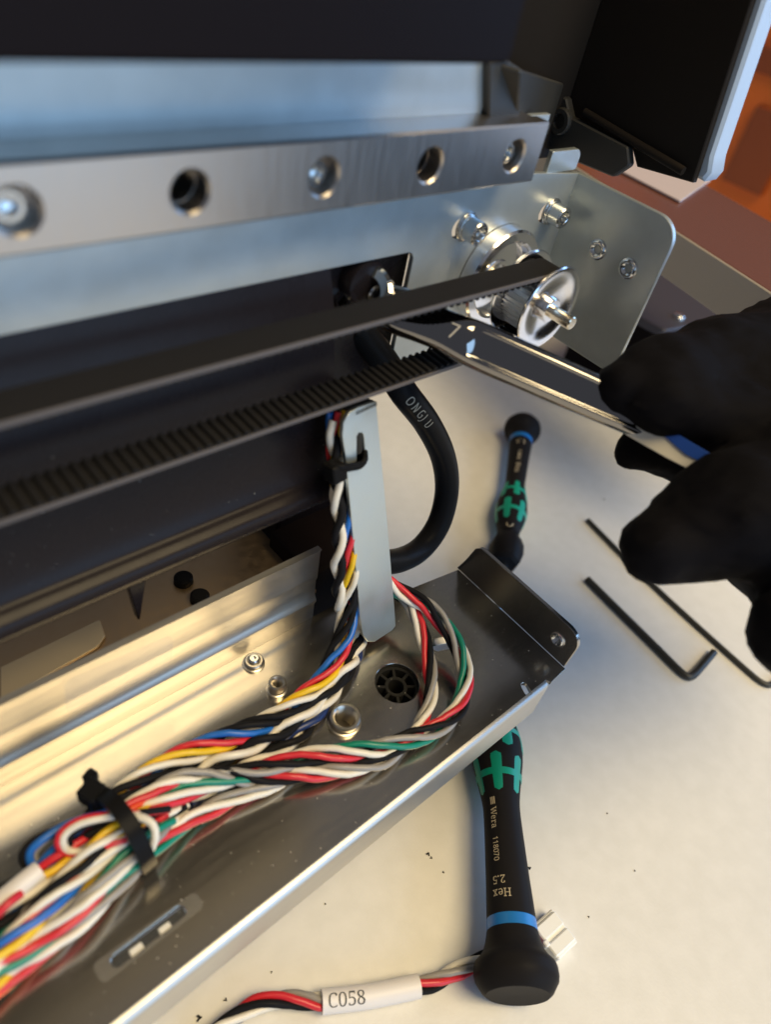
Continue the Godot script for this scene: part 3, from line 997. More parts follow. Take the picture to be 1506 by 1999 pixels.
	for q in [[-3.0, 2.6, "connector"], [0.0, 3.2, "hole_black"], [2.9, 2.4, "connector"]]:
		st = begin()
		block(st, frame(xf * Vector3(pocket.x + q[0], pocket.y - 0.3, 0), Vector3.RIGHT, Vector3.FORWARD), Vector3(-q[1] / 2, -0.95, -2.2), Vector3(q[1] / 2, 0.5, -0.3), 0.2, 0.2)
		build("white_block" if q[2] == "connector" else "black_block", st, M[q[2]], w)
	for q in [[0.0, 7.6]]:
		st = begin()
		block(st, frame(xf * Vector3(pocket.x + q[0], pocket.y, 0), Vector3.RIGHT, Vector3.FORWARD), Vector3(-q[1], -1.15, -2.9), Vector3(q[1], 1.15, -1.4), 0.2, 0.4)
		build("pocket_pad", st, M.hole_black, w)

var strip_o := Vector3.ZERO
var strip_u := Vector3.RIGHT
var strip_v := Vector3.UP
func sp(a, b, off) -> Vector3:   # a point on the plane of the cable strip, moved off mm behind it
	var n := strip_u.cross(strip_v).normalized()
	return onp(a, b, strip_o - n * off * 0.001, n)
func cable_bracket() -> void:
	var top := onz(735, 785, -0.090)
	var low := onz(772, 1215, -0.0715)
	strip_o = low
	strip_v = (top - low).normalized()
	strip_u = (Vector3.RIGHT - strip_v * strip_v.x).normalized()
	var xf := frame(low, strip_u, strip_v)
	var o := thing("cable_strip", "pale grey upright metal strip with a hooked slot holding a cable tie", "metal bracket", low)
	var out := traced([[735, 784], [700, 795], [682, 806], [671, 825], [669, 850], [676, 900], [688, 1030], [703, 1200], [709, 1240], [718, 1253], [732, 1253], [766, 1231], [773, 1222], [771, 1190], [757, 1020], [742, 860]], xf)
	var slot := traced([[697, 852], [701, 845], [708, 845], [711, 852], [713, 880], [713, 900], [708, 910], [692, 914], [675, 916], [674, 905], [690, 904], [697, 900]], xf)
	var st := begin()
	var cut := Geometry2D.clip_polygons(ccw(out), ccw(slot))
	plate(st, xf, cut[0], 1.0, 0.12)
	build("strip", st, M.strip_metal, o)
	st = begin()   # its folded top
	var tf := traced([[735, 784], [700, 795]], xf)
	plate(st, frame(xf * Vector3(tf[0].x, tf[0].y, 0), strip_u, -strip_u.cross(strip_v)), PackedVector2Array([Vector2(0.1, 0), Vector2(-6.0, 0), Vector2(-6.5, 12), Vector2(0.1, 12)]), 1.0, 0.1)
	plate(st, frame(xf * Vector3(tf[0].x, tf[0].y, -6.0), strip_u, strip_v), PackedVector2Array([Vector2(-0.2, 0), Vector2(-6.6, 0), Vector2(-7.0, -19), Vector2(0.6, -19)]), 1.0, 0.1)
	build("folded_top", st, M.bracket_grey, o)
	# cable tie round the slot and the wires
	var z := thing("cable_tie", "small black cable tie through the slot of the pale strip", "cable tie", sp(680, 910, 3))
	st = begin()
	var loop := smooth([sp(712, 885, 0.5), sp(713, 896, -0.9), sp(706, 907, -1.2), sp(690, 911, -1.5), sp(672, 914, -1.7), sp(650, 914, -0.4), sp(640, 912, 2.5), sp(650, 906, 6.0), sp(680, 900, 6.2), sp(706, 895, 3.5), sp(712, 885, 0.5)])
	tube(st, loop, 0.00075, 8, 1.7)
	build("strap", st, M.nylon, z)
	st = begin()
	block(st, frame(sp(656, 919, -0.2), strip_u, strip_v), Vector3(-2.0, -2.4, -2.0), Vector3(1.9, 1.9, 1.8), 0.35, 0.5)
	build("lock_head", st, M.nylon, z)
	# thick black cable
	var c := thing("black_cable", "thick round black cable bowed out to the right behind the strip", "cable", onz(880, 920, -0.1))
	st = begin()
	var path := smooth([onz(700, 640, -0.112), onz(752, 708, -0.106), onz(788, 765, -0.1), onz(834, 826, -0.098), onz(865, 890, -0.096), onz(873, 955, -0.094), onz(858, 1020, -0.0915), onz(825, 1068, -0.0895), onz(785, 1092, -0.088), onz(735, 1100, -0.0865), onz(690, 1110, -0.0865)], 0.0015)
	tube(st, path, 0.0037, 24)
	build("sheath", st, M.cable, c)
	var word := "ONGJU"
	var px := [[799, 769], [805, 779], [811, 790], [818, 800], [827, 808]]
	for i in word.length():
		var mid: Vector3 = onz(px[i][0], px[i][1], -0.0985)
		var at := 1
		for k in range(1, path.size() - 1):
			if path[k].distance_to(mid) < path[at].distance_to(mid): at = k
		var u := (path[at + 1] - path[at - 1]).normalized()
		var best := path[at]
		var n := (EYE - best).normalized()
		n = (n - u * n.dot(u)).normalized()
		letters(word[i], frame(best + n * 0.00374, u, n.cross(u)), 2.5, M.cable_print, c, "Droid Sans", 3.7)

func fp(a, b, h) -> Vector3:   # a point h mm above the tray floor
	return ony(a, b, FLOOR + h * 0.001)
func pts(list: Array) -> Array:
	var r := []
	for q in list: r.append(fp(q[0], q[1], q[2]))
	return r
func harness() -> void:
	var r := 0.00079
	# pairs and colours that drop down beside the strip
	var a := thing("wire_bundle", "yellow, red and blue twisted wires falling beside the strip into the tray", "wire bundle", fp(600, 1380, 4))
	var path := [sp(655, 800, 6), sp(660, 870, 5), sp(667, 960, 4.0), sp(674, 1040, 3.0), sp(681, 1110, 2.5), sp(680, 1180, 2.5), fp(664, 1260, 9), fp(632, 1325, 6), fp(570, 1383, 5), fp(490, 1424, 5), fp(400, 1458, 6), fp(320, 1497, 7), fp(250, 1543, 8), fp(195, 1590, 8), fp(130, 1660, 8), fp(75, 1722, 7), fp(10, 1790, 7), fp(-70, 1870, 7)]
	twisted(path, ["yellow", "red", "blue", "black", "black", "white"], r, 29.0, 0.9, a, 0.0020)
	var b := thing("wire_pair", "white and black twisted pair nearest the black cover, left of the strip", "wire pair", sp(660, 1020, 3))
	path = [sp(650, 820, 5), sp(654, 890, 3.5), sp(658, 960, 2.5), sp(661, 1040, 1.5), sp(661, 1110, 2.0), sp(662, 1170, 3.0), sp(672, 1215, 5.0), fp(655, 1290, 4), fp(620, 1345, 3), fp(560, 1395, 3), fp(470, 1440, 3), fp(380, 1485, 3)]
	twisted(path, ["white", "black"], 0.00095, 62.0, 0.2, b)
	b = thing("wire_pair", "white and black twisted pair along the left edge of the strip", "wire pair", sp(680, 1020, 3))
	path = [sp(664, 850, 5), sp(672, 930, 4.0), sp(678, 1000, 3.0), sp(684, 1060, 3.0), sp(690, 1120, 3.0), sp(697, 1190, 3.0), sp(697, 1245, 4.0), fp(682, 1300, 6), fp(640, 1350, 5), fp(590, 1398, 5), fp(530, 1440, 5), fp(460, 1475, 5), fp(400, 1505, 5), fp(330, 1545, 5), fp(270, 1590, 6)]
	twisted(path, ["white", "black"], 0.00095, 55.0, 1.4, b)
	b = thing("wire_pair", "white and black twisted pair nearest the largest threaded bush", "wire pair", fp(640, 1400, 3))
	path = [sp(706, 1180, 4), sp(707, 1235, 5), fp(692, 1290, 4), fp(655, 1345, 2.6), fp(617, 1398, 2.2), fp(580, 1438, 2.2), fp(545, 1465, 2.2), fp(500, 1490, 2.4), fp(440, 1520, 2.4), fp(370, 1560, 3)]
	twisted(path, ["white", "black", "navy"], 0.0009, 52.0, 2.2, b)
	# the big loop round the right end
	var c := thing("wire_bundle", "outer loop of red, white, green, grey and black wires by the flange", "wire bundle", fp(900, 1300, 4))
	path = [sp(735, 1120, 4), fp(778, 1152, 15), fp(828, 1180, 13), fp(868, 1222, 10), fp(898, 1272, 7.5), fp(910, 1325, 5.5), fp(894, 1383, 4.5), fp(845, 1426, 4.2), fp(770, 1452, 4.5), fp(690, 1468, 5), fp(600, 1478, 5), fp(520, 1500, 5), fp(440, 1520, 5.5), fp(360, 1545, 7), fp(290, 1580, 8), fp(230, 1622, 8), fp(160, 1690, 8), fp(90, 1760, 7), fp(20, 1830, 7), fp(-60, 1910, 7)]
	twisted(path, ["white", "green", "grey", "black", "red"], r, 25.0, 0.1, c, 0.0016)
	c = thing("wire_bundle", "inner loop of red, white, grey and black wires beside the round hole", "wire bundle", fp(838, 1330, 4))
	path = [sp(738, 1130, 5), fp(768, 1152, 12), fp(797, 1175, 11), fp(822, 1226, 8.5), fp(838, 1285, 6), fp(842, 1345, 4.5), fp(828, 1398, 3.5), fp(800, 1446, 3), fp(745, 1484, 3.2), fp(670, 1505, 3.4), fp(590, 1512, 3.6), fp(510, 1521, 4), fp(430, 1514, 6.5), fp(350, 1522, 8.5), fp(280, 1556, 9), fp(220, 1600, 9), fp(150, 1660, 8)]
	twisted(path, ["red", "white", "grey", "black"], r, 31.0, 2.6, c)
	c = thing("wire_bundle", "grey, red and white wires along the front side of the harness", "wire bundle", fp(400, 1580, 4))
	path = [fp(600, 1500, 2.6), fp(540, 1528, 2.6), fp(460, 1558, 3), fp(390, 1590, 3.5), fp(330, 1630, 4.5), fp(285, 1668, 5.5), fp(225, 1728, 6), fp(160, 1795, 6), fp(90, 1850, 5), fp(20, 1900, 4), fp(-60, 1955, 4)]
	twisted(path, ["red", "white", "grey", "green"], r, 24.0, 1.0, c)
	# wires left of the tie
	c = thing("wire_bundle", "red, green and blue wires fanning out below the large cable tie", "wire bundle", fp(180, 1740, 5))
	path = [fp(330, 1600, 6), fp(285, 1640, 8), fp(235, 1690, 9), fp(185, 1745, 9), fp(125, 1800, 8), fp(60, 1850, 7), fp(-10, 1895, 7), fp(-60, 1930, 7)]
	twisted(path, ["red", "white", "grey", "green"], r, 27.0, 0.6, c)
	c = thing("wire_bundle", "white, yellow and orange-red wires at the left edge of the photo", "wire bundle", fp(90, 1730, 5))
	path = [fp(300, 1560, 7), fp(250, 1600, 10), fp(190, 1655, 11), fp(140, 1705, 10), fp(85, 1765, 9), fp(40, 1830, 9), fp(-10, 1880, 8), fp(-70, 1940, 8)]
	twisted(path, ["white", "yellow", "orange_red", "black"], r, 34.0, 3.0, c)
	c = thing("wire_pair", "white and grey twisted pair at the far left behind the loop", "wire pair", fp(50, 1720, 4))
	path = [fp(240, 1560, 5), fp(170, 1620, 5), fp(110, 1670, 5), fp(50, 1720, 5), fp(-20, 1775, 5), fp(-70, 1815, 5)]
	twisted(path, ["white", "black", "grey"], r, 24.0, 0.0, c)
	for q in [["white and yellow twisted strands under the fan of wires at lower left", ["white", "yellow", "black", "white"], 14, 0.4, 5.0], ["orange-red and white strands nearest the front lip at lower left", ["orange_red", "white", "black"], 30, 2.0, 3.5], ["white, black and blue strands in the middle of the lower left tangle", ["white", "yellow", "blue", "white"], -22, 1.1, 9.5]]:
		c = thing("wire_bundle", q[0], "wire bundle", fp(140, 1740 + q[2], 5))
		var off: float = q[2]
		path = [fp(360, 1560 + off * 0.6, 4), fp(300, 1605 + off * 0.8, 5.5), fp(240, 1660 + off, q[4]), fp(180, 1715 + off * 1.2, q[4]), fp(120, 1770 + off * 1.3, q[4]), fp(60, 1830 + off * 1.3, q[4]), fp(0, 1885 + off * 1.4, q[4]), fp(-60, 1940 + off * 1.4, q[4])]
		twisted(path, q[1], r, 34.0, q[3], c)
	# slack loop caught in the tie
	var l := thing("wire_loop", "slack loop of red, white, blue and black wires left of the large tie", "wire loop", fp(130, 1620, 10))
	var loops := [["red", 0.0, 13.0], ["white", 9.0, 13.0], ["black", 20.0, 12.0]]
	for q in loops:
		var d: float = q[1]
		var hgt: float = q[2]
		wire(q[0] + "_wire", smooth(pts([[330, 1580, 9], [270, 1588, 13], [215, 1591 + d * 0.3, hgt + 1], [160, 1600 + d * 0.7, hgt + 1], [125 + d * 0.6, 1620 + d * 0.5, hgt], [113 + d, 1642, hgt - 1], [124 + d, 1662 - d * 0.2, hgt - 3], [160 + d, 1668 - d * 0.6, hgt - 4], [210, 1650 - d * 0.4, hgt - 2], [265, 1630, 10], [320, 1600, 6]])), r, M[q[0]], l)
	for q in [["black", -18.0, 9.0], ["blue", -4.0, 9.5], ["grey", 4.0, 8.0]]:
		var d: float = q[1]
		var hgt: float = q[2]
		wire(q[0] + "_wire", smooth(pts([[260, 1570, 8], [190, 1590 + d * 0.2, hgt], [130, 1610, hgt + 1], [85 + d, 1640, hgt + 1], [62 + d, 1665, hgt], [70 + d, 1690, hgt - 2], [110 + d, 1690, hgt - 3], [170, 1660, 6]])), r, M[q[0]], l)
	wire("white_wire", smooth(pts([[250, 1595, 14], [276, 1596, 14.5], [298, 1610, 14], [303, 1632, 12.5], [296, 1655, 10], [280, 1668, 6]])), r, M.white, l)
	var s := thing("wire_sleeve", "white sleeve on a wire at the left edge of the photo", "wire sleeve", fp(30, 1735, 5))
	var st := begin()
	tube(st, smooth(pts([[78, 1700, 9], [40, 1730, 9], [-10, 1772, 8]])), 0.0021, 14)
	build("sleeve", st, M.sleeve, s)
	wire("red_wire", smooth(pts([[40, 1745, 10], [14, 1765, 11], [-20, 1800, 10]])), r, M.red, s)
	wire("black_wire", smooth(pts([[90, 1690, 7], [40, 1712, 7], [-10, 1740, 6], [-60, 1770, 6]])), r, M.black, s)
	# large tie
	var z := thing("cable_tie", "large black cable tie strapped over the gathered wires", "cable tie", fp(230, 1610, 12))
	st = begin()
	var n := smooth([fp(172, 1560, 5), fp(182, 1548, 10), fp(200, 1551, 15), fp(226, 1572, 17.5), fp(252, 1607, 17), fp(272, 1645, 14.5), fp(286, 1678, 10.0), fp(292, 1694, 4.0), fp(280, 1680, 1.0)], 0.001)
	var f := frames(n)
	strap(st, n, 0.00155, 0.00055)
	build("strap", st, M.nylon, z)
	st = begin()
	var hc := fp(180, 1548, 14.0)
	var hu := (fp(200, 1560, 14) - fp(175, 1545, 14)).normalized()
	block(st, frame(hc, hu, Vector3.UP.cross(hu)), Vector3(-2.2, -2.1, -1.9), Vector3(2.0, 2.1, 1.8), 0.4, 0.5)
	block(st, frame(hc - hu * 0.001 + Vector3(0, 0.0, -0.0015), hu, Vector3.UP.cross(hu)), Vector3(-1.3, 0.5, -1.2), Vector3(1.0, 3.0, 1.2), 0.3, 0.3)
	build("lock_head", st, M.nylon, z)
func strap(st: SurfaceTool, p: PackedVector3Array, half: float, thick: float) -> void:   # a flat band, its width kept along the bundle
	var along := (fp(330, 1560, 8) - fp(160, 1690, 8)).normalized()
	var ring := []
	for i in p.size():
		var t := (p[mini(i + 1, p.size() - 1)] - p[maxi(i - 1, 0)]).normalized()
		var w := (along - t * along.dot(t)).normalized()
		var n := t.cross(w).normalized()
		ring.append([p[i] + w * half + n * thick, p[i] + w * half - n * thick, p[i] - w * half - n * thick, p[i] - w * half + n * thick, w, n])
	for i in p.size() - 1:
		for k in 4:
			var q := (k + 1) % 4
			var d: Vector3 = [ring[i][4], -ring[i][5], -ring[i][4], ring[i][5]][k]
			var e: Vector3 = [ring[i + 1][4], -ring[i + 1][5], -ring[i + 1][4], ring[i + 1][5]][k]
			quad(st, ring[i][k], ring[i][q], ring[i + 1][q], ring[i + 1][k], d, d, e, e)

func screwdriver(called: String, label: String, tail: Vector3, nose: Vector3, big: float, roll: float) -> Array:   # tail is the middle of the cap's end
	var o := thing(called, label, "screwdriver", tail, "small precision screwdrivers on the table")
	var w := (nose - tail).normalized()
	var u := w.cross(Vector3.UP).normalized()
	u = u.rotated(w, roll)
	var xf := frame(tail, u, w.cross(u))
	var g := big
	var st := begin()
	lathe(st, xf, [Vector2(0, 0.2), Vector2(5.6 * g, 0.1), Vector2(6.6 * g, 0.0), Vector2(7.4 * g, 0.7), Vector2(8.7 * g, 3.0), Vector2(8.9 * g, 4.2), Vector2(8.8 * g, 6.0), Vector2(8.5 * g, 7.0), Vector2(7.4 * g, 8.2), Vector2(6.6 * g, 9.6), Vector2(6.0 * g, 11.6), Vector2(5.6 * g, 14.0)], 48)
	build("swivel_cap", st, M.handle_black, o)
	st = begin()
	lathe(st, xf, [Vector2(5.0 * g, 13.9), Vector2(5.55 * g, 14.1), Vector2(5.45 * g, 16.8), Vector2(5.0 * g, 17.0)], 40)
	build("colour_ring", st, M.handle_blue, o)
	st = begin()
	var prof := [Vector2(5.4, 16.9), Vector2(5.2, 22), Vector2(4.95, 28), Vector2(4.7, 36), Vector2(4.5, 44), Vector2(4.6, 48), Vector2(5.1, 52), Vector2(5.9, 57), Vector2(6.5, 61), Vector2(6.75, 64.5), Vector2(6.6, 68), Vector2(6.0, 72), Vector2(5.2, 75.5), Vector2(4.7, 78), Vector2(4.6, 81)]
	var fine := []
	for i in prof.size() - 1:
		for k in 3:
			fine.append(prof[i].cubic_interpolate(prof[i + 1], prof[maxi(i - 1, 0)], prof[mini(i + 2, prof.size() - 1)], k / 3.0))
	fine.append(prof[prof.size() - 1])
	var scaled := []
	for p in fine: scaled.append(Vector2(p.x * g, p.y))
	lathe(st, xf, scaled, 48)
	build("grip", st, M.handle_black, o)
	# green soft zones: bars along the grip, paired by short links, in two staggered rows
	var rad := func(z):
		for i in fine.size() - 1:
			if z >= fine[i].y and z <= fine[i + 1].y: return lerpf(fine[i].x, fine[i + 1].x, (z - fine[i].y) / maxf(fine[i + 1].y - fine[i].y, 0.001)) * g
		return 5.0 * g
	for row in [[49.5, 61.0, 0.15], [62.8, 75.0, 0.65]]:
		st = begin()
		for i in 6:
			var th: float = TAU * (i + row[2]) / 6.0
			patch(st, xf, rad, th, 0.24, row[0], row[1], true)
			patch(st, xf, rad, th + TAU / 12.0, 0.40, row[0] * 0.5 + row[1] * 0.5 - 1.0, row[0] * 0.5 + row[1] * 0.5 + 1.0, false)
		build("soft_zone", st, M.handle_green, o)
	st = begin()
	lathe(st, xf, [Vector2(4.4 * g, 80.5), Vector2(5.6 * g, 82), Vector2(7.0 * g, 86), Vector2(7.2 * g, 91), Vector2(6.2 * g, 95.5), Vector2(5.0 * g, 97), Vector2(1.6, 97)], 6, 0.3)
	build("anti_roll_collar", st, M.handle_black, o)
	st = begin()
	lathe(st, xf, [Vector2(1.5, 95), Vector2(1.5, 148), Vector2(1.2, 150), Vector2(0, 150)], 16)
	build("blade", st, M.zinc, o)
	return [o, xf, rad]
func patch(st: SurfaceTool, xf: Transform3D, rad: Callable, th: float, half: float, z0: float, z1: float, round: bool, print_to: Node = null) -> void:
	var bz := xf.basis.orthonormalized()
	var n := 14
	var m := 6
	var lift := 0.16 if print_to == null else 0.05
	for i in n:
		for j in m:
			var q := []
			var nn := []
			for c in [[i, j], [i + 1, j], [i + 1, j + 1], [i, j + 1]]:
				var s: float = c[0] / float(n)
				var z: float = lerpf(z0, z1, s)
				var wd := half
				var hr: float = half * 5.6
				if round:
					var e: float = minf(z - z0, z1 - z)
					if e < hr: wd = half * sqrt(maxf(0.0, 1.0 - pow(1.0 - e / hr, 2.0)))
				var tt: float = c[1] / float(m) * 2.0 - 1.0
				var a: float = th + wd * tt
				var edge: float = clampf(minf(1.0 - absf(tt), minf(s, 1.0 - s) * 3.0) * 4.0, 0.0, 1.0)
				var r: float = rad.call(z) + lift * (edge * 1.3 - 0.3)
				q.append(xf * Vector3(cos(a) * r, sin(a) * r, z))
				nn.append(bz * Vector3(cos(a), sin(a), 0))
			quad(st, q[0], q[1], q[2], q[3], nn[0], nn[1], nn[2], nn[3])
	if print_to: build("mark_bar", st, M.print, print_to)
func st0() -> SurfaceTool: return begin()
func print_on(d: Array, text: String, z: float, angle: float, size: float, across: bool, flip: bool, font := "Droid Serif") -> void:
	var xf: Transform3D = d[1]
	var r: float = d[2].call(z)
	var rot := xf * Transform3D(Basis(Vector3.BACK, angle), Vector3(0, 0, z))
	var out := rot.basis.x.normalized()
	var along := rot.basis.z.normalized() * (-1.0 if flip else 1.0)
	var o := rot.origin + out * r * 0.001
	if across:   # letters stand along the handle, the line runs round it
		var u := along.cross(out).normalized() 
		letters(text, frame(o + out * 0.00004, u, out.cross(u)), size, M.print, d[0], font, -r)
	else:
		letters(text, frame(o + out * 0.00003, along, out.cross(along)), size, M.print, d[0], font, r, "lettering", func(x): return d[2].call(z + x * (-1.0 if flip else 1.0)))
func hex_key(called: String, label: String, list: Array, across: float) -> void:
	var o := thing(called, label, "hex key", list[0], "hex keys on the table")
	var st := begin()
	tube(st, smooth(list, 0.0008), across * 0.001 / sqrt(3.0), 6)
	build("bent_bar", st, M.hex_steel, o)
func tools() -> void:
	# chrome spanner between the belts
	var pa := ony(900, 660, 0.128)
	var pb := ony(1150, 770, 0.1245)
	var p0 := pa - (pb - pa).normalized() * 0.0165
	var p1 := p0 + (pb - pa).normalized() * 0.066
	var t := thing("spanner", "chrome combination spanner held by the glove between the two belt runs", "spanner", p0)
	var l := (p1 - p0).normalized()
	var n := (EYE - (p0 + p1) / 2).normalized()
	n = (n - l * n.dot(l)).normalized()
	n = (n + n.cross(l) * 0.14).normalized()
	var xf := frame(p0, l, n.cross(l))
	var st := begin()
	var up := PackedVector2Array([Vector2(-3, 4.8), Vector2(2, 5.2), Vector2(7, 4.8), Vector2(12, 4.6), Vector2(17, 5.0), Vector2(22, 5.2), Vector2(30, 5.1), Vector2(44, 4.9), Vector2(58, 4.7), Vector2(68, 4.6)])
	var ring := PackedVector2Array(up)
	for i in range(up.size() - 1, -1, -1): ring.append(Vector2(up[i].x, -up[i].y))
	var fine := PackedVector2Array()
	for i in up.size() - 1:
		for k in 4: fine.append(up[i].cubic_interpolate(up[i + 1], up[maxi(i - 1, 0)], up[mini(i + 2, up.size() - 1)], k / 4.0))
	fine.append(up[up.size() - 1])
	# lens-shaped cross-section swept along the shank, with a long hollow panel
	var rows := []
	for q in fine:
		var row := []
		for k in 49:
			var s := -cos(PI * k / 48.0)
			var h := 2.5 * sqrt(maxf(0.0, 1.0 - pow(absf(s), 2.1)))
			var dip := 0.0
			if q.x > 17.5 and q.x < 90:
				dip = maxf(0.0, h - 1.45 - 0.2 * s) * smoothstep(0.66, 0.52, absf(s)) * smoothstep(17.5, 21.0, q.x)
			row.append(Vector3(q.x, q.y * s, h - dip))
		for k in range(47, 0, -1):
			var s := -cos(PI * k / 48.0)
			row.append(Vector3(q.x, q.y * s, -2.5 * sqrt(maxf(0.0, 1.0 - pow(absf(s), 2.1)))))
		rows.append(row)
	var bz := xf.basis.orthonormalized()
	var m: int = rows[0].size()
	var nr := []
	for i in rows.size():
		var rn := []
		for k in m:
			var du: Vector3 = rows[mini(i + 1, rows.size() - 1)][k] - rows[maxi(i - 1, 0)][k]
			var dv: Vector3 = rows[i][(k + 1) % m] - rows[i][(k + m - 1) % m]
			rn.append(bz * dv.cross(du).normalized() * -1.0)
		nr.append(rn)
	for i in rows.size() - 1:
		for k in m:
			var j := (k + 1) % m
			quad(st, xf * rows[i][k], xf * rows[i][j], xf * rows[i + 1][j], xf * rows[i + 1][k], nr[i][k], nr[i][j], nr[i + 1][j], nr[i + 1][k])
	build("shank", st, M.dark_chrome, t)
	st = begin()
	var rf := xf * Transform3D(Basis(Vector3.UP, -0.25), Vector3(-6.5, 0, 0.6))
	lathe(st, rf, [Vector2(4.1, -2.0), Vector2(6.0, -2.0), Vector2(6.7, -1.4), Vector2(6.7, 1.4), Vector2(6.0, 2.0), Vector2(4.1, 2.0), Vector2(3.7, 1.5), Vector2(3.7, -1.5), Vector2(4.1, -2.0)], 48)
	build("ring_end", st, M.chrome, t)
	letters("7", xf * Transform3D(Basis(), Vector3(14.6, 0.3, 2.5)), 3.2, M.number_bright, t, "Droid Sans", 0.0, "size_number")
	# precision screwdrivers on the table
	var d := screwdriver("precision_screwdriver", "black and green screwdriver lying at the front, cap end towards the viewer", ony(1012, 1945, 0.0102), ony(972, 1492, 0.0082), 1.18, 0.0)
	print_on(d, "Wera", 42.0, -2.35, 1.75, false, true)
	print_on(d, "118070", 33.2, -2.35, 1.5, false, true, "Droid Sans")
	print_on(d, "Hex", 21.6, -2.2, 2.0, true, true)
	print_on(d, "2.5", 25.0, -2.3, 2.0, true, true)
	for i in 3:   # bars of the maker's mark
		patch(st0(), d[1], d[2], -2.35 + 0.1 * (i - 1), 0.035, 45.8, 48.0, false, d[0])
	var e := screwdriver("precision_screwdriver", "black and green screwdriver lying behind the tray, cap end farthest away", ony(1022, 828, 0.0088), ony(985, 1098, 0.0066), 1.0, 0.35)
	print_on(e, "Wera", 40.0, -1.75, 2.0, false, false)
	print_on(e, "118066", 31.0, -1.75, 1.6, false, false, "Droid Sans")
	print_on(e, "O", 77.8, -1.75, 3.4, true, false, "Droid Sans")
	print_on(e, "1.5", 21.0, -1.75, 2.6, true, false)
	# hex keys
	hex_key("hex_key", "shorter black hex key with its bent foot pointing up right", [ony(1147, 1130, 0.0014), ony(1200, 1183, 0.0014), ony(1270, 1252, 0.0014), ony(1322, 1304, 0.0014), ony(1338, 1318, 0.0014), ony(1349, 1321, 0.0014), ony(1359, 1315, 0.0014), ony(1375, 1297, 0.0014), ony(1395, 1273, 0.0014)], 2.6)
	hex_key("hex_key", "longer thin black hex key passing under the gloved finger", [ony(1148, 1015, 0.0011), ony(1220, 1088, 0.0011), ony(1300, 1165, 0.0011), ony(1400, 1256, 0.0011), ony(1470, 1318, 0.0011), ony(1490, 1333, 0.0011), ony(1505, 1337, 0.0011), ony(1520, 1328, 0.0011), ony(1550, 1295, 0.0011)], 2.0)
	# the loose lead in front
	var c := thing("sensor_lead", "loose lead of red, black, white and grey wires with a printed sleeve", "wire lead", ony(700, 1950, 0.003))
	var lead := [ony(380, 2060, 0.003), ony(440, 2000, 0.003), ony(500, 1962, 0.0035), ony(560, 1950, 0.0035), ony(630, 1955, 0.003), ony(720, 1945, 0.003), ony(815, 1926, 0.003), ony(870, 1908, 0.003), ony(930, 1880, 0.003), ony(990, 1855, 0.003), ony(1050, 1838, 0.003)]
	twisted(lead, ["red", "black", "white", "grey"], 0.00088, 30.0, 1.7, c)
	st = begin()
	var sl := smooth([ony(628, 1956, 0.0032), ony(720, 1945, 0.0032), ony(818, 1925, 0.0032)])
	tube(st, sl, 0.0027, 20)
	build("printed_sleeve", st, M.sleeve, c)
	var o := sl[0]
	for q in sl:
		if q.distance_to(ony(676, 1950, 0.0032)) < o.distance_to(ony(676, 1950, 0.0032)): o = q
	var u := (ony(720, 1943, 0.0032) - ony(632, 1953, 0.0032)).normalized()
	var up2 := (EYE - o).normalized()
	up2 = (up2 - u * up2.dot(u)).normalized()
	letters("C058", frame(o + up2 * 0.00274, u, up2.cross(u)), 3.0, M.label_print, c, "Droid Serif", 2.7)
	st = begin()
	var cf := ony(1072, 1838, 0.0)
	var cu := (ony(1100, 1862, 0.0) - ony(1058, 1806, 0.0)).normalized()
	var cx := frame(cf, cu, Vector3.UP.cross(cu))
	block(st, cx, Vector3(-5.2, -3.0, 0.2), Vector3(4.6, 4.6, 4.6), 0.4, 0.6)
	block(st, cx, Vector3(-4.4, -3.6, 4.4), Vector3(-0.6, 4.2, 5.6), 0.35, 0.4)
	block(st, cx, Vector3(0.4, -3.6, 4.4), Vector3(3.8, 4.2, 5.6), 0.35, 0.4)
	block(st, cx, Vector3(-0.9, -4.3, 1.0), Vector3(0.8, -2.8, 5.9), 0.3, 0.3)
	build("plug_housing", st, M.connector, c)

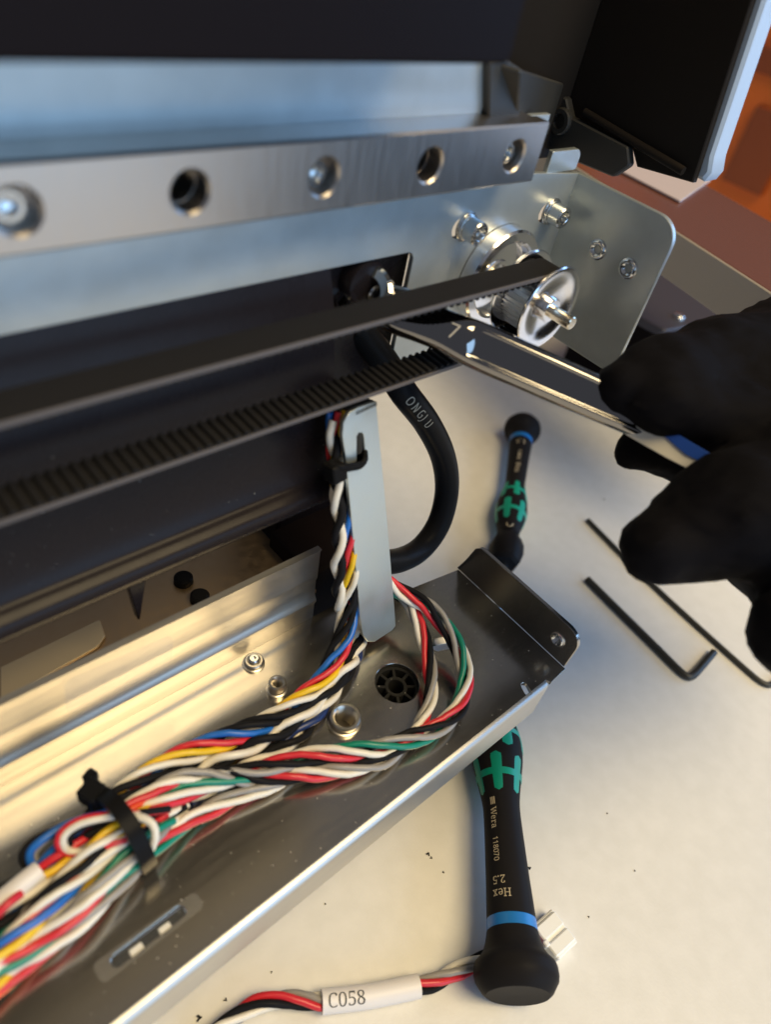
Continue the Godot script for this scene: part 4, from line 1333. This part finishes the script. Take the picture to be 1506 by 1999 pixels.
func hand() -> void:
	var o := thing("person", "hand in a black glove coming from the right, gripping the spanner", "person", Vector3(0.16, 0.11, -0.03))
	var k := 0.000118
	var B := func(a, b, ya, c, d, yb, ra, rb, s := 0.004): return [ony(a, b, ya), ony(c, d, yb), ra * k, rb * k, s]
	var bones := [
		B.call(1212, 752, 0.1275, 1290, 742, 0.128, 48, 78), B.call(1290, 742, 0.128, 1400, 728, 0.126, 78, 108), B.call(1400, 728, 0.126, 1560, 735, 0.122, 108, 150),
		B.call(1560, 735, 0.122, 1640, 950, 0.118, 170, 210, 0.012), B.call(1440, 830, 0.119, 1620, 900, 0.116, 70, 170, 0.006),
		B.call(1300, 790, 0.1275, 1430, 825, 0.126, 58, 70, 0.006),
		B.call(1238, 878, 0.112, 1330, 885, 0.112, 40, 50), B.call(1330, 885, 0.112, 1450, 930, 0.112, 50, 80), B.call(1450, 930, 0.112, 1600, 960, 0.114, 80, 160, 0.006),
		B.call(1287, 1068, 0.112, 1365, 1035, 0.114, 66, 88, 0.002), B.call(1365, 1035, 0.114, 1440, 985, 0.116, 88, 96, 0.002), B.call(1445, 1000, 0.119, 1600, 1010, 0.118, 112, 160, 0.003),
		B.call(1548, 1238, 0.110, 1600, 1190, 0.110, 72, 85), B.call(1600, 1190, 0.110, 1680, 1100, 0.112, 85, 140),
		B.call(1600, 1000, 0.114, 1800, 950, 0.11, 190, 260, 0.012),
	]
	var lo := Vector3(1, 1, 1)
	var hi := -lo
	for b in bones:
		var m := Vector3.ONE * (maxf(b[2], b[3]) + 0.008)
		lo = lo.min(b[0] - m).min(b[1] - m)
		hi = hi.max(b[0] + m).max(b[1] + m)
	var st := begin()
	limb_field(bones, lo, hi, 0.0021, 0.003, st)
	build("gloved_hand", st, M.glove, o)
	# white strip with a blue band under the fingertips
	var g := thing("tag_strip", "white strip with a blue band pinched between glove and spanner", "tag", ony(1300, 870, 0.1215))
	var n := (EYE - ony(1300, 870, 0.122)).normalized()
	var xf := frame(ony(1300, 870, 0.1215), (ony(1385, 920, 0.1215) - ony(1200, 820, 0.1215)), n.cross(ony(1385, 920, 0.1215) - ony(1200, 820, 0.1215)))
	xf = frame(xf.origin, xf.basis.x, xf.basis.y)
	st = begin()
	plate(st, xf, traced([[1165, 795], [1185, 800], [1290, 842], [1395, 898], [1385, 937], [1300, 893], [1225, 850]], xf), 0.9, 0.15)
	build("white_strip", st, M.tag_white, g)
	st = begin()
	var xf2 := xf
	xf2.origin += xf.basis.z.normalized() * 0.0004
	plate(st, xf2, traced([[1282, 838], [1315, 842], [1400, 892], [1396, 914], [1340, 888]], xf2), 0.6, 0.1)
	build("blue_band", st, M.tag_blue, g)

func background() -> void:
	var b := thing("brown_bar", "reddish brown metal bar running away behind the flange", "metal bar", Vector3(0.28, 0.12, -0.12))
	var st := begin()
	var yb := 0.12
	var r0 := ony(1145, 337, yb)
	var r1 := ony(1500, 565, yb)
	var d := (r1 - r0).normalized()
	var side := Vector3.UP.cross(d).normalized()
	if side.x < 0: side = -side
	var xf := frame(r0 - d * 0.05, d, side)
	block(st, xf if xf.basis.z.y > 0 else frame(r0 - d * 0.05, side, d), Vector3(0, 0, -1.0) if xf.basis.z.y > 0 else Vector3(0, 0, -1.0), Vector3(190, 60, 0) if xf.basis.z.y > 0 else Vector3(60, 190, 0), 0.4, 0.5)
	build("bar_top", st, M.brown_bar, b)
	st = begin()
	var ff := frame(r0 - d * 0.05, d, Vector3.UP)
	if ff.basis.z.x > 0: ff.origin -= side * 0.0
	block(st, ff, Vector3(0, -16, -0.6), Vector3(190, -0.2, 0.6), 0.3, 0.5)
	build("bar_face", st, M.bar_face, b)
	var p := thing("pale_tab", "pale pinkish card tab lying on the brown bar", "card", ony(1260, 360, 0.121))
	st = begin()
	var pf := frame(Vector3(0, yb + 0.0012, 0), Vector3.RIGHT, Vector3.FORWARD)
	plate(st, pf, rounded(Array(traced([[1150, 300], [1330, 392], [1390, 350], [1300, 290]], pf)), 0.8), 0.8, 0.2)
	build("tab_sheet", st, M.pink_tab, p)
	var s := thing("dark_plate", "dark slate plate with one small screw beside the glove", "metal plate", ony(1350, 590, 0.06))
	st = begin()
	var sf := frame(Vector3(0, 0.06, 0), Vector3.RIGHT, Vector3.FORWARD)
	plate(st, sf, rounded(Array(traced([[1230, 470], [1215, 600], [1300, 645], [1400, 625], [1560, 640], [1700, 560], [1500, 440]], sf)), 3.0), 4.0, 0.6)
	build("plate_sheet", st, M.slate, s)
	st = begin()
	lathe(st, frame(ony(1326, 620, 0.06), Vector3.RIGHT, Vector3.FORWARD), [Vector2(3.0, 0), Vector2(2.8, 1.2), Vector2(1.8, 2.0), Vector2(0, 2.2)], 24)
	build("plate_screw", st, M.zinc, s)
	var bx := thing("black_box", "black box on the table behind the gloved fingers", "box", ony(1400, 640, 0.0))
	st = begin()
	block(st, frame(Vector3(0.40, 0, -0.12), Vector3.RIGHT, Vector3.FORWARD), Vector3(-60, -45, 0.5), Vector3(120, 60, 55), 1.0, 3.0)
	build("box_body", st, M.hood_black, bx)
	# glowing orange plastic bins far behind
	for q in [[1.05, -0.36, 0.16, 0.26, "taller orange plastic bin far behind the end cover"], [0.86, -0.22, 0.12, 0.13, "lower orange plastic bin in front of the taller one"], [0.98, -0.62, 0.10, 0.42, "tall narrow orange bin behind all the others"], [0.70, -0.10, 0.05, 0.06, "small orange tub nearest the end cover"]]:
		var c := thing("orange_bin", q[4], "storage bin", Vector3(q[0], 0, q[1]), "orange bins")
		st = begin()
		var bf := frame(Vector3(q[0], 0.001, q[1]), Vector3.RIGHT, Vector3.FORWARD)
		var w: float = q[2] * 1000
		var ht: float = q[3] * 1000
		block(st, bf, Vector3(-w, -w, 0), Vector3(w, w, ht), 3.0, 6.0)
		build("bin_body", st, M.orange, c)
		for i in 1:
			st = begin()
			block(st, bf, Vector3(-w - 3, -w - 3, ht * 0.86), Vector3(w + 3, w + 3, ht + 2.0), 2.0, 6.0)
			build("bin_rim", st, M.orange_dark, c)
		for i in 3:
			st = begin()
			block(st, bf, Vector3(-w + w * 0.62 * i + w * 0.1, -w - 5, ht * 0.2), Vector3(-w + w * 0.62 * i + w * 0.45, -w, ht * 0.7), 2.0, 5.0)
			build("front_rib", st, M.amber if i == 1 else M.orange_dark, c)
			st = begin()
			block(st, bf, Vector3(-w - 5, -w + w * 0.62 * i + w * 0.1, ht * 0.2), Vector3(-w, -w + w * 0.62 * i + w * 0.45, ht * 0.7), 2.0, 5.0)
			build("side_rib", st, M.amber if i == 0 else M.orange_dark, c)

func small_things() -> void:
	var st := begin()
	for i in 5:
		var a := rng.randf() * TAU
		var q := Transform3D(Basis(Vector3(rng.randf(), rng.randf(), rng.randf()).normalized(), a), Vector3(rng.randf_range(-0.3, 0.3), 0.25, rng.randf_range(-0.3, 0.3)) * 0.001)
		block(st, q * frame(Vector3.ZERO, Vector3.RIGHT, Vector3.FORWARD), Vector3(-0.25, -0.15, -0.1), Vector3(0.3, 0.15, 0.12), 0.03, 0.05)
	var mesh := st.commit()
	mesh.surface_set_material(0, M.crumb)
	var crumbs := [
		[836, 1668, 1.0, "larger dark crumb of the close pair midway between tray lip and front screwdriver"], [842, 1675, 0.7, "smaller dark crumb of the close pair midway between tray lip and front screwdriver"],
		[866, 1703, 0.6, "dark crumb just right of the close pair, beside the screwdriver's shadow"], [1034, 1695, 0.9, "dark crumb touching the right side of the front screwdriver's grip"],
		[388, 1988, 1.3, "largest dark crumb at the bottom edge, left of the loose lead"], [440, 1952, 0.8, "dark crumb just above the loose lead's left end"],
		[530, 1898, 0.5, "small dark crumb above the bend of the loose lead"], [635, 1765, 0.5, "small dark crumb below the middle of the tray lip"],
		[1186, 1588, 0.5, "small dark crumb right of the front screwdriver's green grip"], [1240, 1700, 0.5, "lone dark crumb on the open table right of the front screwdriver"],
		[1180, 975, 0.7, "grey speck above the longer hex key's tip"], [1150, 1790, 0.5, "dark crumb right of the white plug"]]
	for q in crumbs:
		var o := MeshInstance3D.new()
		o.name = numbered("crumb")
		o.mesh = mesh
		add_child(o)
		o.transform = Transform3D(Basis(Vector3.UP, rng.randf() * TAU).scaled(Vector3.ONE * q[2]), ony(q[0], q[1], 0.0))
		tag(o, q[3], "crumb", "dark crumbs on the table")
	# dust on the tray floor
	st = begin()
	block(st, frame(Vector3.ZERO, Vector3.RIGHT, Vector3.FORWARD), Vector3(-0.06, -0.06, 0), Vector3(0.06, 0.06, 0.08), 0.02, 0.03)
	var dm := st.commit()
	dm.surface_set_material(0, M.dust)
	var mm := MultiMesh.new()
	mm.transform_format = MultiMesh.TRANSFORM_3D
	mm.mesh = dm
	mm.instance_count = 420
	for i in 420:
		var x := rng.randf_range(0.0, 0.136)
		var z := rng.randf_range(-0.087, -0.037)
		var s := pow(rng.randf(), 3.0) * 1.5 + 0.4
		mm.set_instance_transform(i, Transform3D(Basis(Vector3.UP, rng.randf() * TAU).scaled(Vector3(s, s * 0.6, s * rng.randf_range(0.6, 1.6))), Vector3(x, FLOOR, z)))
	var mi := MultiMeshInstance3D.new()
	mi.name = "dust"
	mi.multimesh = mm
	add_child(mi)
	tag(mi, "pale dust specks scattered over the steel tray floor", "dust")
	mi.set_meta("kind", "stuff")
	# dust and lint on the black cover
	var cm := MultiMesh.new()
	cm.transform_format = MultiMesh.TRANSFORM_3D
	cm.mesh = dm
	cm.instance_count = 70
	for i in 70:
		var y := rng.randf_range(0.093, 0.119)
		var z := -0.0972 - (y - 0.097) * 0.155 if y > 0.097 else -0.0972 + (0.097 - y) * 0.36
		var k := pow(rng.randf(), 3.0) * 0.9 + 0.3
		cm.set_instance_transform(i, Transform3D(Basis(Vector3.RIGHT, 1.45) * Basis(Vector3.UP, rng.randf() * TAU).scaled(Vector3(k * rng.randf_range(0.7, 2.2), k * 0.6, k)), Vector3(rng.randf_range(0.01, 0.091), y, z + 0.00006)))
	var ci := MultiMeshInstance3D.new()
	ci.name = "cover_dust"
	ci.multimesh = cm
	add_child(ci)
	tag(ci, "pale dust and lint on the face of the black cover", "dust")
	ci.set_meta("kind", "stuff")
